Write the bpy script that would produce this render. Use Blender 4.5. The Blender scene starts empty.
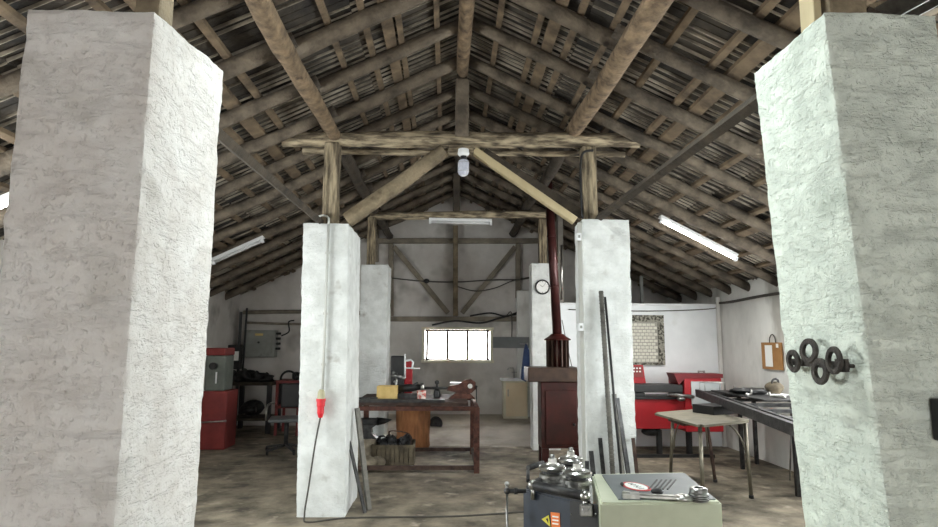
import bpy, bmesh, math, random
from mathutils import Vector, Matrix, noise
random.seed(11)
S=bpy.context.scene; COL=S.collection
PI=math.pi; R=math.radians
V=Vector
# ---------------------------------------------------------------- camera
F,PITCH,YAW,ROLL,CH=600.0,R(7.5),R(1.9),R(.3),1.5
fw=V((math.sin(YAW)*math.cos(PITCH),math.cos(YAW)*math.cos(PITCH),math.sin(PITCH)))
r0=V((math.cos(YAW),-math.sin(YAW),0)); u0=r0.cross(fw)
rt=r0*math.cos(ROLL)+u0*math.sin(ROLL); up=u0*math.cos(ROLL)-r0*math.sin(ROLL)
cd=bpy.data.cameras.new('camera'); cam=bpy.data.objects.new('camera',cd); COL.objects.link(cam)
cd.sensor_width=36; cd.sensor_fit='HORIZONTAL'; cd.lens=F/938*36; cd.clip_start=.02; cd.clip_end=200
cam.matrix_world=Matrix(((rt.x,up.x,-fw.x,0),(rt.y,up.y,-fw.y,0),(rt.z,up.z,-fw.z,CH),(0,0,0,1)))
S.camera=cam
def ray(x,y): return rt*((x-469)/F)+up*((263.5-y)/F)+fw
def AY(x,y,Y): d=ray(x,y); return V((0,0,CH))+d*(Y/d.y)          # measured photo point -> real place at depth Y
def AZ(x,y,Z): d=ray(x,y); return V((0,0,CH))+d*((Z-CH)/d.z)
# ---------------------------------------------------------------- materials
def lin(c): return tuple(((v/255)/12.92 if v/255<=.04045 else ((v/255+.055)/1.055)**2.4) for v in c)+(1,)
MATS={}
def mat(name,c1,c2=None,rough=.8,metal=0,scale=6,bump=0,bscale=None,detail=5,lo=.35,hi=.65,c3=None,s3=2.,w3=.5,stretch=None,emit=None,coat=0):
    m=bpy.data.materials.new(name); m.use_nodes=True; nt=m.node_tree; N=nt.nodes; L=nt.links
    b=N['Principled BSDF']; b.inputs['Roughness'].default_value=rough; b.inputs['Metallic'].default_value=metal
    if coat: b.inputs['Coat Weight'].default_value=coat
    tc=N.new('ShaderNodeTexCoord'); mp=N.new('ShaderNodeMapping'); L.new(tc.outputs['Object'],mp.inputs[0])
    if stretch: mp.inputs['Scale'].default_value=stretch
    def nz(sc,det=detail):
        n=N.new('ShaderNodeTexNoise'); n.inputs['Scale'].default_value=sc; n.inputs['Detail'].default_value=det; n.inputs['Roughness'].default_value=.6
        L.new(mp.outputs[0],n.inputs['Vector']); return n
    b.inputs['Base Color'].default_value=lin(c1)
    if c2:
        n=nz(scale); r=N.new('ShaderNodeValToRGB'); L.new(n.outputs['Fac'],r.inputs[0])
        r.color_ramp.elements[0].position=lo; r.color_ramp.elements[1].position=hi
        r.color_ramp.elements[0].color=lin(c1); r.color_ramp.elements[1].color=lin(c2); out=r.outputs[0]
        if c3:
            n3=nz(s3,3); r3=N.new('ShaderNodeValToRGB'); L.new(n3.outputs['Fac'],r3.inputs[0])
            r3.color_ramp.elements[0].position=w3; r3.color_ramp.elements[1].position=w3+.15
            mx=N.new('ShaderNodeMixRGB'); L.new(r3.outputs[0],mx.inputs[0]); L.new(out,mx.inputs[1]); mx.inputs[2].default_value=lin(c3); out=mx.outputs[0]
        L.new(out,b.inputs['Base Color'])
    if bump:
        n2=nz(bscale or scale*4,8); bp=N.new('ShaderNodeBump'); bp.inputs['Strength'].default_value=bump; bp.inputs['Distance'].default_value=.02
        L.new(n2.outputs['Fac'],bp.inputs['Height']); L.new(bp.outputs[0],b.inputs['Normal'])
    if emit:
        b.inputs['Emission Color'].default_value=lin(c1); b.inputs['Emission Strength'].default_value=emit
    MATS[name]=m; return m
plaster=mat('plaster_white',(214,215,210),(235,236,232),.95,bump=.55,bscale=34,scale=9,c3=(196,196,188),s3=3,w3=.6)
plaster_far=mat('plaster_worn',(206,208,205),(228,230,228),.95,bump=.35,bscale=20,scale=7,c3=(176,174,168),s3=5,w3=.62)
plaster_r=mat('plaster_greenish',(208,215,204),(228,235,223),.95,bump=.55,bscale=34,scale=9,c3=(184,192,180),s3=3,w3=.6)
plaster_l=mat('plaster_warm',(212,206,200),(229,226,222),.95,bump=.55,bscale=30,scale=6,c3=(188,182,174),s3=3,w3=.58)
wallm=mat('wall_dirty',(188,183,177),(214,210,205),.95,bump=.3,bscale=9,scale=1.6,c3=(146,141,134),s3=1.3,w3=.55)
wallr=mat('wall_whitewash',(206,205,200),(232,231,226),.95,bump=.3,bscale=9,scale=2,c3=(178,175,167),s3=2.2,w3=.55,stretch=(1,1,.5))
gablem=mat('gable_board',(118,114,107),(146,142,134),.95,bump=.3,bscale=6,scale=2)
partm=mat('partition_paint',(226,230,232),(238,241,243),.8,scale=2,c3=(205,205,200),s3=1.2,w3=.62)
logm=mat('log_wood',(68,60,51),(120,108,93),.9,scale=5,bump=.8,bscale=22,c3=(44,36,29),s3=4,w3=.6)
logl=mat('log_pale',(98,87,70),(156,140,114),.9,scale=5,bump=.8,bscale=20,c3=(58,47,36),s3=5,w3=.58)
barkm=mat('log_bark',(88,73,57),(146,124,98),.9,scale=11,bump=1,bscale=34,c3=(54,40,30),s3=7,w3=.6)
darklog=mat('log_dark',(46,40,34),(78,68,56),.9,scale=5,bump=.8,bscale=22)  # darker brown tone for poles, far ridge, far purlins and bench
plankm=mat('plank_new',(168,152,118),(196,180,144),.8,scale=3,bump=.2,stretch=(1,1,.3))
beamm=mat('beam_weathered',(84,73,58),(184,168,140),.9,scale=18,bump=1,bscale=40,lo=.4,hi=.6,c3=(44,37,30),s3=14,w3=.54,stretch=(.2,1,1))
postm=mat('post_weathered',(80,70,56),(176,160,132),.9,scale=16,bump=1,bscale=40,lo=.4,hi=.6,c3=(52,45,36),s3=12,w3=.54,stretch=(1,1,.14))
battm=mat('batten_wood',(74,62,49),(124,106,84),.9,scale=5,bump=.5)
tilem=mat('roof_sheet',(36,32,29),(72,65,57),.95,scale=2.6,bump=.5,bscale=30,lo=.4,hi=.62,c3=(104,96,84),s3=1.1,w3=.6)
ribm=mat('roof_rib_painted_light',(100,92,82),(170,160,144),.8,scale=3,lo=.4,hi=.6)  # rib colour lightened to stand for light catching edges and leaking through gaps
floorm=mat('floor_concrete',(76,69,58),(154,143,124),.85,scale=3.2,bump=.5,bscale=9,detail=12,lo=.34,hi=.66,c3=(176,165,147),s3=4.5,w3=.6)
rearm=mat('floor_rear_concrete',(140,132,120),(196,188,176),.8,scale=1.6,bump=.25,bscale=7,detail=9,c3=(176,170,160),s3=1.2,w3=.55)
steel=mat('steel',(120,120,118),(170,170,168),.3,1,scale=20)
chrome=mat('chrome',(150,149,145),(196,195,190),.3,1,scale=14)
dullb=mat('table_leg_metal',(112,107,95),(146,140,126),.42,.8,scale=9)
dull=mat('dull_steel',(84,82,77),(120,117,110),.6,.4,scale=9,bump=.3)
dsteel=mat('dark_steel',(40,40,42),(74,73,72),.5,.6,scale=14,bump=.2)
rustm=mat('rusty_steel',(60,36,30),(104,66,54),.75,.3,scale=16,bump=.4)
rustd=mat('rusty_brown',(54,38,33),(88,70,60),.8,.2,scale=10,bump=.4)
ring=mat('cast_iron',(48,44,42),(86,80,74),.6,.5,scale=24,bump=.4)
stovem=mat('stove_red',(46,20,16),(80,31,26),.38,.2,scale=3,c3=(36,18,18),s3=3,w3=.55)
stovetop=mat('stove_brown',(50,36,30),(80,60,48),.5,.3,scale=5)
pipem=mat('flue_red',(56,28,28),(78,40,38),.28,.3,scale=4)
redm=mat('paint_red',(150,12,24),(168,18,30),.55,scale=3)
redk=mat('paint_red_dark',(96,14,20),(116,20,26),.6,scale=4)
panelg=mat('panel_light_grey',(170,176,178),(186,190,190),.6,scale=4)
redd=mat('paint_red_dull_shaded',(112,34,32),(134,46,42),.55,scale=4,c3=(96,36,32),s3=4,w3=.6)  # red darkened to imitate the unlit left corner; sign face shares it
grnm=mat('paint_grey_green',(84,90,84),(112,118,110),.5,scale=4)
blackm=mat('black_paint',(20,20,21),(34,33,33),.5,scale=8)
greym=mat('grey_paint',(132,134,128),(150,152,146),.5,scale=5,c3=(104,104,98),s3=4,w3=.6)
machm=mat('machine_green_grey',(186,190,166),(200,203,180),.5,scale=6,bump=.04,c3=(140,142,120),s3=9,w3=.66)
panelm=mat('machine_panel',(82,88,91),(98,104,107),.45,scale=4)
bluem=mat('machine_blue',(34,41,52),(48,56,68),.4,scale=5,c3=(30,34,42),s3=5,w3=.6)
whitem=mat('white_paint',(232,233,234),None,.6)
whitey=mat('white_yellow',(214,206,180),(228,222,200),.6,scale=4)
creamm=mat('cabinet_cream',(226,206,172),(236,220,190),.6,scale=3)
paperm=mat('paper_white',(236,236,232),None,.8)
boxy=mat('box_yellow',(204,172,104),(226,198,132),.8,scale=8)
boardm=mat('clipboard_brown',(150,108,62),(170,126,76),.8,scale=5)
stumpm=mat('stump_orange',(128,80,46),(168,114,72),.85,scale=9,bump=.6,stretch=(1,1,.25),c3=(84,54,34),s3=4,w3=.55)
endm=mat('stump_end',(74,56,44),(96,76,60),.9,scale=8)
basketm=mat('basket_slats',(66,58,46),(102,92,74),.9,scale=8,bump=.4)
coalm=mat('coal',(18,18,19),(40,40,42),.5,scale=14,bump=.6)
stonem=mat('stone',(118,108,92),(150,140,122),.95,scale=8,bump=.6)
clothb=mat('cloth_blue',(40,56,92),(58,76,116),.95,scale=6,bump=.3)
plyw=mat('table_top_wood',(104,99,85),(136,130,112),.6,scale=4,bump=.1,c3=(84,78,64),s3=4,w3=.58)
redplug=mat('plug_red',(206,30,44),None,.4); pinkm=mat('plug_sleeve',(176,170,140),None,.6)
orange=mat('sticker_orange',(224,120,50),None,.5); yellow=mat('sticker_yellow',(206,196,60),None,.5); labelred=mat('label_red',(186,40,44),None,.5)
cord=mat('cord_grey',(70,66,60),None,.7); cordw=mat('cord_white',(196,196,190),None,.6)
camo=mat('camo_edge',(60,58,50),(150,148,136),.8,scale=30,lo=.45,hi=.55)
weave1=mat('weave_light',(222,220,208),(208,205,192),.8,scale=20)
weave2=mat('weave_gap',(160,158,148),None,.8)
glassm=mat('lamp_glass',(176,178,192),(196,198,210),.25,scale=60)
tube_off=mat('tube_unlit',(206,206,206),None,.35)
tube_on=mat('tube_lit',(255,253,246),None,.4,emit=14)
greyband=mat('grey_band',(112,114,114),(126,128,128),.8,scale=3)
plantm=mat('leaf_green',(110,124,62),(150,156,90),.7,scale=10)
pinkc=mat('cup_red',(196,92,80),(226,210,202),.6,scale=22,lo=.45,hi=.55)
seatm=mat('seat_grey',(92,96,98),(120,124,124),.4,.3,scale=6)
def rough_plaster(m,k=1.):
    nt=m.node_tree; N=nt.nodes; L=nt.links; b=N['Principled BSDF']; tc=[n for n in N if n.type=='TEX_COORD'][0]
    def nz(sc,det,st=(1,1,1),ro=.6):
        mp=N.new('ShaderNodeMapping'); mp.inputs['Scale'].default_value=st; L.new(tc.outputs['Object'],mp.inputs[0])
        n=N.new('ShaderNodeTexNoise'); n.inputs['Scale'].default_value=sc; n.inputs['Detail'].default_value=det; n.inputs['Roughness'].default_value=ro; L.new(mp.outputs[0],n.inputs['Vector']); return n.outputs['Fac']
    def ramp(o,a,b_):
        r=N.new('ShaderNodeValToRGB'); r.color_ramp.elements[0].position=a; r.color_ramp.elements[1].position=b_; L.new(o,r.inputs[0]); return r.outputs[0]
    def math_(op,a,b_):
        q=N.new('ShaderNodeMath'); q.operation=op
        for i,v in enumerate((a,b_)):
            if isinstance(v,(int,float)): q.inputs[i].default_value=v
            else: L.new(v,q.inputs[i])
        return q.outputs[0]
    pits=ramp(nz(48,3),.30,.46)                       # small pits in the render coat
    crk=ramp(nz(11,6,(.45,.45,1.9),.72),.40,.50)      # trowel ridges, mostly horizontal
    fine=nz(120,4)
    h=math_('ADD',math_('ADD',math_('MULTIPLY',pits,.45),math_('MULTIPLY',crk,.35)),math_('MULTIPLY',fine,.35))
    h=math_('ADD',h,math_('MULTIPLY',nz(16,6),.8))
    for l in list(b.inputs['Normal'].links): L.remove(l)
    bp=N.new('ShaderNodeBump'); bp.inputs['Strength'].default_value=.9*k; bp.inputs['Distance'].default_value=.011; L.new(h,bp.inputs['Height']); L.new(bp.outputs[0],b.inputs['Normal'])
for m_,k_ in ((plaster_l,.9),(plaster_r,1.1),(plaster_far,.7)): rough_plaster(m_,k_)
# ---------------------------------------------------------------- mesh builder
class MB:
    def __init__(s): s.b=bmesh.new(); s.mi=0
    def _t(s,fs,smooth=False):
        for f in fs: f.material_index=s.mi; f.smooth=smooth
    def box(s,c,d,rot=None,bev=0):
        n0=len(s.b.faces)
        M=Matrix.Translation(V(c))
        if rot is not None:
            M=M@(rot.to_4x4() if isinstance(rot,Matrix) else Matrix.Rotation(rot,4,'Z'))
        g=bmesh.ops.create_cube(s.b,size=1,matrix=M@Matrix.Diagonal((d[0],d[1],d[2],1)))
        vs=g['verts']; es=list({e for v in vs for e in v.link_edges}); fs={f for v in vs for f in v.link_faces}
        if bev:
            r=bmesh.ops.bevel(s.b,geom=es,offset=bev,segments=2,profile=.5,affect='EDGES'); fs|=set(r['faces'])
        s._t([f for f in fs if f.is_valid]); return s
    def bar(s,a,b,w,h,roll=0,bev=0):
        a=V(a);b=V(b); z=(b-a).normalized(); x=z.cross(V((0,0,1)))
        if x.length<1e-3: x=V((1,0,0))
        x.normalize(); y=z.cross(x); M=Matrix((x,y,z)).transposed()
        if roll: M=M@Matrix.Rotation(roll,3,'Z')
        return s.box((a+b)/2,(w,h,(b-a).length),M,bev)
    def tube(s,pts,r,seg=10,cap=True,smooth=True,wob=0,sq=1.):
        pts=[V(p) for p in pts]; n=len(pts); rs=r if isinstance(r,(list,tuple)) else [r]*n
        prev=None; rings=[]; sd=random.random()*100
        for i,p in enumerate(pts):
            t=(pts[min(i+1,n-1)]-pts[max(i-1,0)]).normalized()
            if prev is None:
                x=t.cross(V((0,0,1))); x=x if x.length>1e-3 else V((1,0,0))
            else: x=prev-t*prev.dot(t)
            x.normalize(); prev=x; y=t.cross(x); ring=[]
            for k in range(seg):
                a=2*PI*k/seg; rr=rs[i]
                if wob: rr*=1+wob*noise.noise(V((math.cos(a)*1.2,math.sin(a)*1.2,i*.55+sd)))
                ring.append(s.b.verts.new(p+x*math.cos(a)*rr+y*math.sin(a)*rr*sq))
            rings.append(ring)
        fs=[]
        for i in range(n-1):
            for k in range(seg):
                k2=(k+1)%seg; fs.append(s.b.faces.new((rings[i][k],rings[i][k2],rings[i+1][k2],rings[i+1][k])))
        s._t(fs,smooth)
        if cap: s._t([s.b.faces.new(rings[0][::-1]),s.b.faces.new(rings[-1])])
        return s
    def cyl(s,a,b,r,r2=None,seg=16): return s.tube([a,b],[r,r if r2 is None else r2],seg)
    def log(s,a,b,r,r2=None,wob=.35,bend=.02,seg=10,n=None,sq=1.):
        a=V(a);b=V(b);r2=r if r2 is None else r2; L=(b-a).length; n=n or max(4,int(L/.28)); sd=random.random()*90
        pts=[];rs=[]
        for i in range(n+1):
            t=i/n; e=math.sin(PI*t)
            pts.append(a.lerp(b,t)+V((noise.noise(V((t*2.2,sd,0))),noise.noise(V((t*2.2,sd,5))),noise.noise(V((t*2.2,sd,9)))))*bend*e*1.6)
            rs.append((r+(r2-r)*t)*(1+.10*noise.noise(V((t*L*1.3,sd,3)))))
        return s.tube(pts,rs,seg,wob=wob,sq=sq)
    def sphere(s,c,r,sc=(1,1,1),seg=14):
        g=bmesh.ops.create_uvsphere(s.b,u_segments=seg,v_segments=max(6,seg//2),radius=r,matrix=Matrix.Translation(V(c))@Matrix.Diagonal((*sc,1)))
        s._t({f for v in g['verts'] for f in v.link_faces},True); return s
    def lump(s,c,r,sc=(1,1,1),amp=.3,fr=1.,sub=2,flat=False):
        g=bmesh.ops.create_icosphere(s.b,subdivisions=sub,radius=1); sd=V((random.random()*50,random.random()*50,0))
        for v in g['verts']:
            k=1+amp*noise.noise(v.co*fr*1.3+sd); v.co=V((v.co.x*sc[0],v.co.y*sc[1],v.co.z*sc[2]))*r*k+V(c)
        s._t({f for v in g['verts'] for f in v.link_faces},not flat); return s
    def lathe(s,prof,c=(0,0,0),seg=24,axis=None):
        M=Matrix.Translation(V(c))
        if axis is not None: M=M@V((0,0,1)).rotation_difference(V(axis)).to_matrix().to_4x4()
        rings=[[s.b.verts.new(M@V((max(r,1e-4)*math.cos(2*PI*k/seg),max(r,1e-4)*math.sin(2*PI*k/seg),z))) for k in range(seg)] for r,z in prof]
        fs=[]
        for i in range(len(rings)-1):
            for k in range(seg):
                k2=(k+1)%seg; fs.append(s.b.faces.new((rings[i][k],rings[i][k2],rings[i+1][k2],rings[i+1][k])))
        s._t(fs,False); s._t([s.b.faces.new(rings[0][::-1]),s.b.faces.new(rings[-1])]); return s
    def torus(s,c,R_,r,axis=(0,0,1),seg=28,m=8,sq=1.):
        M=Matrix.Translation(V(c))@V((0,0,1)).rotation_difference(V(axis)).to_matrix().to_4x4()
        vs=[[s.b.verts.new(M@V(((R_+r*math.cos(b))*math.cos(a),(R_+r*math.cos(b))*math.sin(a),r*sq*math.sin(b)))) for b in [2*PI*j/m for j in range(m)]] for a in [2*PI*i/seg for i in range(seg)]]
        fs=[s.b.faces.new((vs[i][j],vs[(i+1)%seg][j],vs[(i+1)%seg][(j+1)%m],vs[i][(j+1)%m])) for i in range(seg) for j in range(m)]
        s._t(fs,True); return s
    def prism(s,pts,t):   # pts: list of 3D points (planar); t: thickness vector
        t=V(t); a=[s.b.verts.new(V(p)) for p in pts]; b=[s.b.verts.new(V(p)+t) for p in pts]; n=len(pts)
        fs=[s.b.faces.new(a),s.b.faces.new(b[::-1])]
        for i in range(n): j=(i+1)%n; fs.append(s.b.faces.new((a[j],a[i],b[i],b[j])))
        s._t(fs); return s
    def build(s,name,m,parent=None,world=True,mats=()):
        bmesh.ops.recalc_face_normals(s.b,faces=s.b.faces[:])
        if parent is None:
            xs=[v.co for v in s.b.verts]; o0=V(((min(p.x for p in xs)+max(p.x for p in xs))/2,(min(p.y for p in xs)+max(p.y for p in xs))/2,min(p.z for p in xs)))
        else:
            root=parent; o0=V((0,0,0))
            if world:
                while root.parent: root=root.parent
                o0=root.location.copy()
        for v in s.b.verts: v.co-=o0
        me=bpy.data.meshes.new(name); s.b.to_mesh(me); s.b.free()
        for x in (m,)+tuple(mats): me.materials.append(x)
        o=bpy.data.objects.new(name,me); COL.objects.link(o)
        if parent is None: o.location=o0
        else: o.parent=parent
        return o
def tag(o,label,cat,group=None,kind=None):
    o['label']=label; o['category']=cat
    if group: o['group']=group
    if kind: o['kind']=kind
    return o
def struct(o): o['kind']='structure'; return o
def thing(name,label,cat,loc,group=None,rz=0):
    o=bpy.data.objects.new(name,None); o.empty_display_size=.1; COL.objects.link(o); o.location=loc; o.rotation_euler=(0,0,rz)
    return tag(o,label,cat,group)
def copy_tree(o,parent=None):
    c=o.copy(); COL.objects.link(c); c.parent=parent
    for ch in list(o.children): copy_tree(ch,c)
    return c
ORD=['first','second','third','fourth','fifth','sixth','seventh','eighth','ninth','tenth','eleventh','twelfth','thirteenth','fourteenth','fifteenth','sixteenth']
# ---------------------------------------------------------------- dimensions
XL,XR,X0=-3.85,4.11,.14
YB,YF=11.2,-3.2
ZR,SL=4.15,.49
def rz(x): return ZR-SL*abs(x-X0)          # underside of the rafters
TOPO=.125; SH=.165                          # battens above the rafters, sheets above the battens
# ---------------------------------------------------------------- setting
m=MB(); m.box((.13,4,-.1),(9.2,15.2,.2)); struct(m.build('floor',floorm))
m=MB(); m.prism([(-1.25,8.93,-.02),(-1.25,8.93,.012),(-1.25,YB+.02,.205),(-1.25,YB+.02,-.02)],(2.75,0,0)); struct(m.build('floor_rear',rearm))
def wall_gable(name,y0,y1,mt,hole=None,mt2=None):
    m=MB(); xs=[XL-.2,XR+.2]
    t=(0,y1-y0,0)
    def top(x): return rz(x)+SH+.0
    if hole is None: hole=(0,0,0,0)
    hx0,hx1,hz0,hz1=hole
    if hx1>hx0:
        m.prism([(XL-.2,y0,-.1),(hx0,y0,-.1),(hx0,y0,top(hx0)),(XL-.2,y0,top(XL-.2))],t)
        m.prism([(hx1,y0,-.1),(XR+.2,y0,-.1),(XR+.2,y0,top(XR+.2)),(hx1,y0,top(hx1))],t)
        if hz0>0: m.prism([(hx0,y0,-.1),(hx1,y0,-.1),(hx1,y0,hz0),(hx0,y0,hz0)],t)
        pk=[(hx0,y0,hz1),(hx1,y0,hz1),(hx1,y0,top(hx1))]+([(X0,y0,top(X0))] if hx0<X0<hx1 else [])+[(hx0,y0,top(hx0))]
        m.prism(pk,t)
    return struct(m.build(name,mt))
wz0,wz1=AY(456,361,YB).z,AY(456,329,YB).z
wx0,wx1=AY(424,345,YB).x,AY(491,345,YB).x
wall_gable('wall_back',YB,YB+.3,wallm,(wx0,wx1,wz0,wz1))
wall_gable('wall_front',YF-.3,YF,wallr,(-1.7,2.2,-.1,2.9))  # unseen wall; its open doorway is assumed, to let daylight in
SW=(2.3,4.6,.9,2.05)      # wide opening invented in each side wall to let in extra light
def side_wall(name,xa,xb,mt):
    m=MB(); za,zb=rz(xa)+SH,rz(xb)+SH
    m.prism([(xa,YF,-.1),(xb,YF,-.1),(xb,YF,zb),(xa,YF,za)],(0,SW[0]-YF,0))
    m.prism([(xa,SW[1],-.1),(xb,SW[1],-.1),(xb,SW[1],zb),(xa,SW[1],za)],(0,YB-SW[1],0))
    m.prism([(xa,SW[0],-.1),(xb,SW[0],-.1),(xb,SW[0],SW[2]),(xa,SW[0],SW[2])],(0,SW[1]-SW[0],0))
    m.prism([(xa,SW[0],SW[3]),(xb,SW[0],SW[3]),(xb,SW[0],zb),(xa,SW[0],za)],(0,SW[1]-SW[0],0))
    return struct(m.build(name,mt))
side_wall('wall_left',XL-.2,XL,wallm); side_wall('wall_right',XR,XR+.2,wallr)
# white partition at the right of the stove
PYY=9.0
m=MB(); m.box(((1.66+XR)/2,PYY+.05,1.035),(XR-1.66,.1,2.07)); struct(m.build('wall_partition',partm))
m=MB(); m.box(((1.66+XR)/2,PYY+.05,2.085),(XR-1.66,.14,.03),bev=.004); struct(m.build('trim_partition_cap',whitem))
m=MB(); m.box((XR-.035,PYY-.03,1.1),(.05,.05,2.2)); struct(m.build('trim_corner_strip',wallr))
# roof sheets with ribs
def roof_side(name,sg,x0,x1):
    m=MB(); y=YF-.3; segs=5
    while y<YB+.3:
        w=random.choice((.062,.085,.085,.11))
        n=segs; tw=random.uniform(-.004,.004)
        a=[]
        for i in range(n):
            xa=x0+(x1-x0)*i/n; xb=x0+(x1-x0)*(i+1)/n
            za=rz(xa)+SH-.012*(0 if i==0 else 1)+tw; zb=rz(xb)+SH+.012
            m.mi=0
            m.prism([(xa,y,za),(xa,y+w+.004,za+.006),(xb+sg*.02,y+w+.004,zb-.004),(xb+sg*.02,y,zb-.01)],(0,0,.012))
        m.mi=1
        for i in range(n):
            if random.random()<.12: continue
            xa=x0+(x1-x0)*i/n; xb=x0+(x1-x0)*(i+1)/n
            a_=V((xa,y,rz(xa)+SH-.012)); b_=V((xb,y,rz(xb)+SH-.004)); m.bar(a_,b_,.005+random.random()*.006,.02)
        y+=w
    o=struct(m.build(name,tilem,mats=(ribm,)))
    return o
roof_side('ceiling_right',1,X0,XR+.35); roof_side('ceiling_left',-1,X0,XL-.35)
m=MB(); m.box((X0,(YB+YF)/2,ZR+SH+.03),(.5,YB-YF+.6,.02)); struct(m.build('ceiling_ridge_cap',tilem))
m=MB(); m.prism([(1.68,PYY+.12,0),(1.68,YB,0),(1.68,YB,rz(1.68)+SH),(1.68,PYY+.12,rz(1.68)+SH)],(.08,0,0)); struct(m.build('wall_light_block',gablem))  # added wall, keeps window light out of the space behind the partition
# window
wn=MB(); fr=.045; cx=(wx0+wx1)/2; cz=(wz0+wz1)/2
for a in ((cx,wz0-.01,wx1-wx0+.1,fr),(cx,wz1+.01,wx1-wx0+.1,fr)): wn.box((a[0],YB-.02,a[1]),(a[2],.08,a[3]),bev=.005)
for x in (wx0-.01,wx1+.01): wn.box((x,YB-.02,cz),(fr,.08,wz1-wz0),bev=.005)
W1=struct(wn.build('window_1',whitey))
m=MB()
for px in (427,447.5,467.5,488): x=AY(px,345,YB).x; m.box((x,YB+.06,cz),(.045,.04,wz1-wz0-.02))
for z in (wz0+.02,wz1-.03): m.box((cx,YB+.06,z),(wx1-wx0-.02,.04,.035))
struct(m.build('window_frame',rustd,W1))
gm=bpy.data.materials.new('window_glass'); gm.use_nodes=True; gb=gm.node_tree.nodes['Principled BSDF']; gb.inputs['Transmission Weight'].default_value=1; gb.inputs['Roughness'].default_value=.02; gb.inputs['IOR'].default_value=1.02
m=MB(); m.box((cx,YB+.06,cz),(wx1-wx0-.02,.005,wz1-wz0-.02)); struct(m.build('window_pane',gm,W1))
# outside ground
gmat=mat('outside_ground',(150,150,140),(190,190,180),.9,scale=1)
m=MB(); m.box((0,20,-.35),(60,16,.1)); struct(m.build('ground_outside',gmat))
# pilaster and grey band on the back wall
pa,pb=AY(517,300,YB-.2),AY(531,300,YB-.2)
m=MB(); m.box(((pa.x+pb.x)/2,YB-.11,(AY(520,296,YB-.2).z+.1)/2),(pb.x-pa.x,.2,AY(520,296,YB-.2).z+.1),bev=.01); struct(m.build('wall_back_pier',wallr))
a,b=AY(492,337,YB),AY(528,348,YB)
m=MB(); m.box(((a.x+b.x)/2,YB-.225,(a.z+b.z)/2),(b.x-a.x-.02,.012,a.z-b.z)); m.box(((a.x+pa.x)/2,YB-.01,(a.z+b.z)/2),(pa.x-a.x,.012,a.z-b.z)); struct(m.build('trim_grey_band',greyband))
# ---------------------------------------------------------------- pillars
def grid_box(m,x0,x1,y0,y1,z0,ztop,res,amp,fr=6,rnd=.012):
    """rough plastered block; ztop(x,y) gives the height of its top"""
    nx=max(2,int((x1-x0)/res)); ny=max(2,int((y1-y0)/res)); nz=int((ztop(x0,y0)-z0)/res)
    cache={}; corner=set()
    def vert(i,j,k):
        key=(i,j,k)
        if key in cache: return cache[key]
        x=x0+(x1-x0)*i/nx; y=y0+(y1-y0)*j/ny; z=z0+(ztop(x,y)-z0)*k/nz
        nrm=V(((-1 if i==0 else 1 if i==nx else 0),(-1 if j==0 else 1 if j==ny else 0),(1 if k==nz else 0)))
        cnt=sum(1 for q in nrm if q); p=V((x,y,z))
        d=amp*(noise.noise(p*fr)+.9*noise.noise(p*fr*3.1)*(1 if noise.noise(p*1.9)>-.15 else .3)+.55*noise.noise(p*fr*7))
        if cnt>1: d-=rnd*.5+rnd*.5*noise.noise(p*9)
        if cnt: nrm.normalize()
        if k==0: nrm.z=0
        cache[key]=m.b.verts.new(p+nrm*d)
        if cnt>1: corner.add(cache[key])
        return cache[key]
    fs=[]
    q=lambda *a: fs.append(m.b.faces.new([vert(*t) for t in a]))
    for k in range(nz):
        for i in range(nx):
            q((i,0,k),(i+1,0,k),(i+1,0,k+1),(i,0,k+1)); q((i,ny,k),(i,ny,k+1),(i+1,ny,k+1),(i+1,ny,k))
        for j in range(ny):
            q((0,j,k),(0,j,k+1),(0,j+1,k+1),(0,j+1,k)); q((nx,j,k),(nx,j+1,k),(nx,j+1,k+1),(nx,j,k+1))
    for i in range(nx):
        for j in range(ny): q((i,j,nz),(i+1,j,nz),(i+1,j+1,nz),(i,j+1,nz))
    m._t(fs,True)
    for e in m.b.edges:
        if e.verts[0] in corner and e.verts[1] in corner: e.smooth=False
    return m
def pillar(x0,x1,y0,y1,zt,res,amp,mt,label,fr=6,lean=0):
    m=MB(); grid_box(m,x0,x1,y0,y1,0,zt,res,amp,fr)
    if lean:
        for v in m.b.verts: v.co.x+=lean[0]*(lean[1]-v.co.z)
    return tag(m.build('pillar',mt),label,'pillar','whitewashed pillars flanking the aisle',kind='thing')
pillar(-1.225,-.86,1.66,2.19,lambda x,y:2.45+.13*(y-1.66),.0125,.0042,plaster_l,'nearest pillar, rough shaded front face, bright inner face, no rings hanging on it')
pillar(1.22,1.60,1.77,2.22,lambda x,y:2.565-.0*(y-1.77),.0125,.0042,plaster_r,'nearest pillar with four iron rings hanging from a bar on it',lean=(.05,2.08))
pillar(-1.345,-.925,5.45,6.2,lambda x,y:2.58,.03,.006,plaster_far,'middle white pillar with a cable and red plug running down its front',lean=(.017,2.58))
pillar(1.235,1.68,5.45,5.82,lambda x,y:2.65,.03,.006,plaster_far,'middle white pillar with steel bars leaning against its front')
pillar(-1.28,-.885,8.7,9.2,lambda x,y:2.62,.04,.006,plaster_far,'far white pillar rising behind the rusty work table')
pillar(1.205,1.60,8.68,8.98,lambda x,y:2.66,.04,.006,plaster_far,'far white pillar with a round wall clock on its front')
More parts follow.
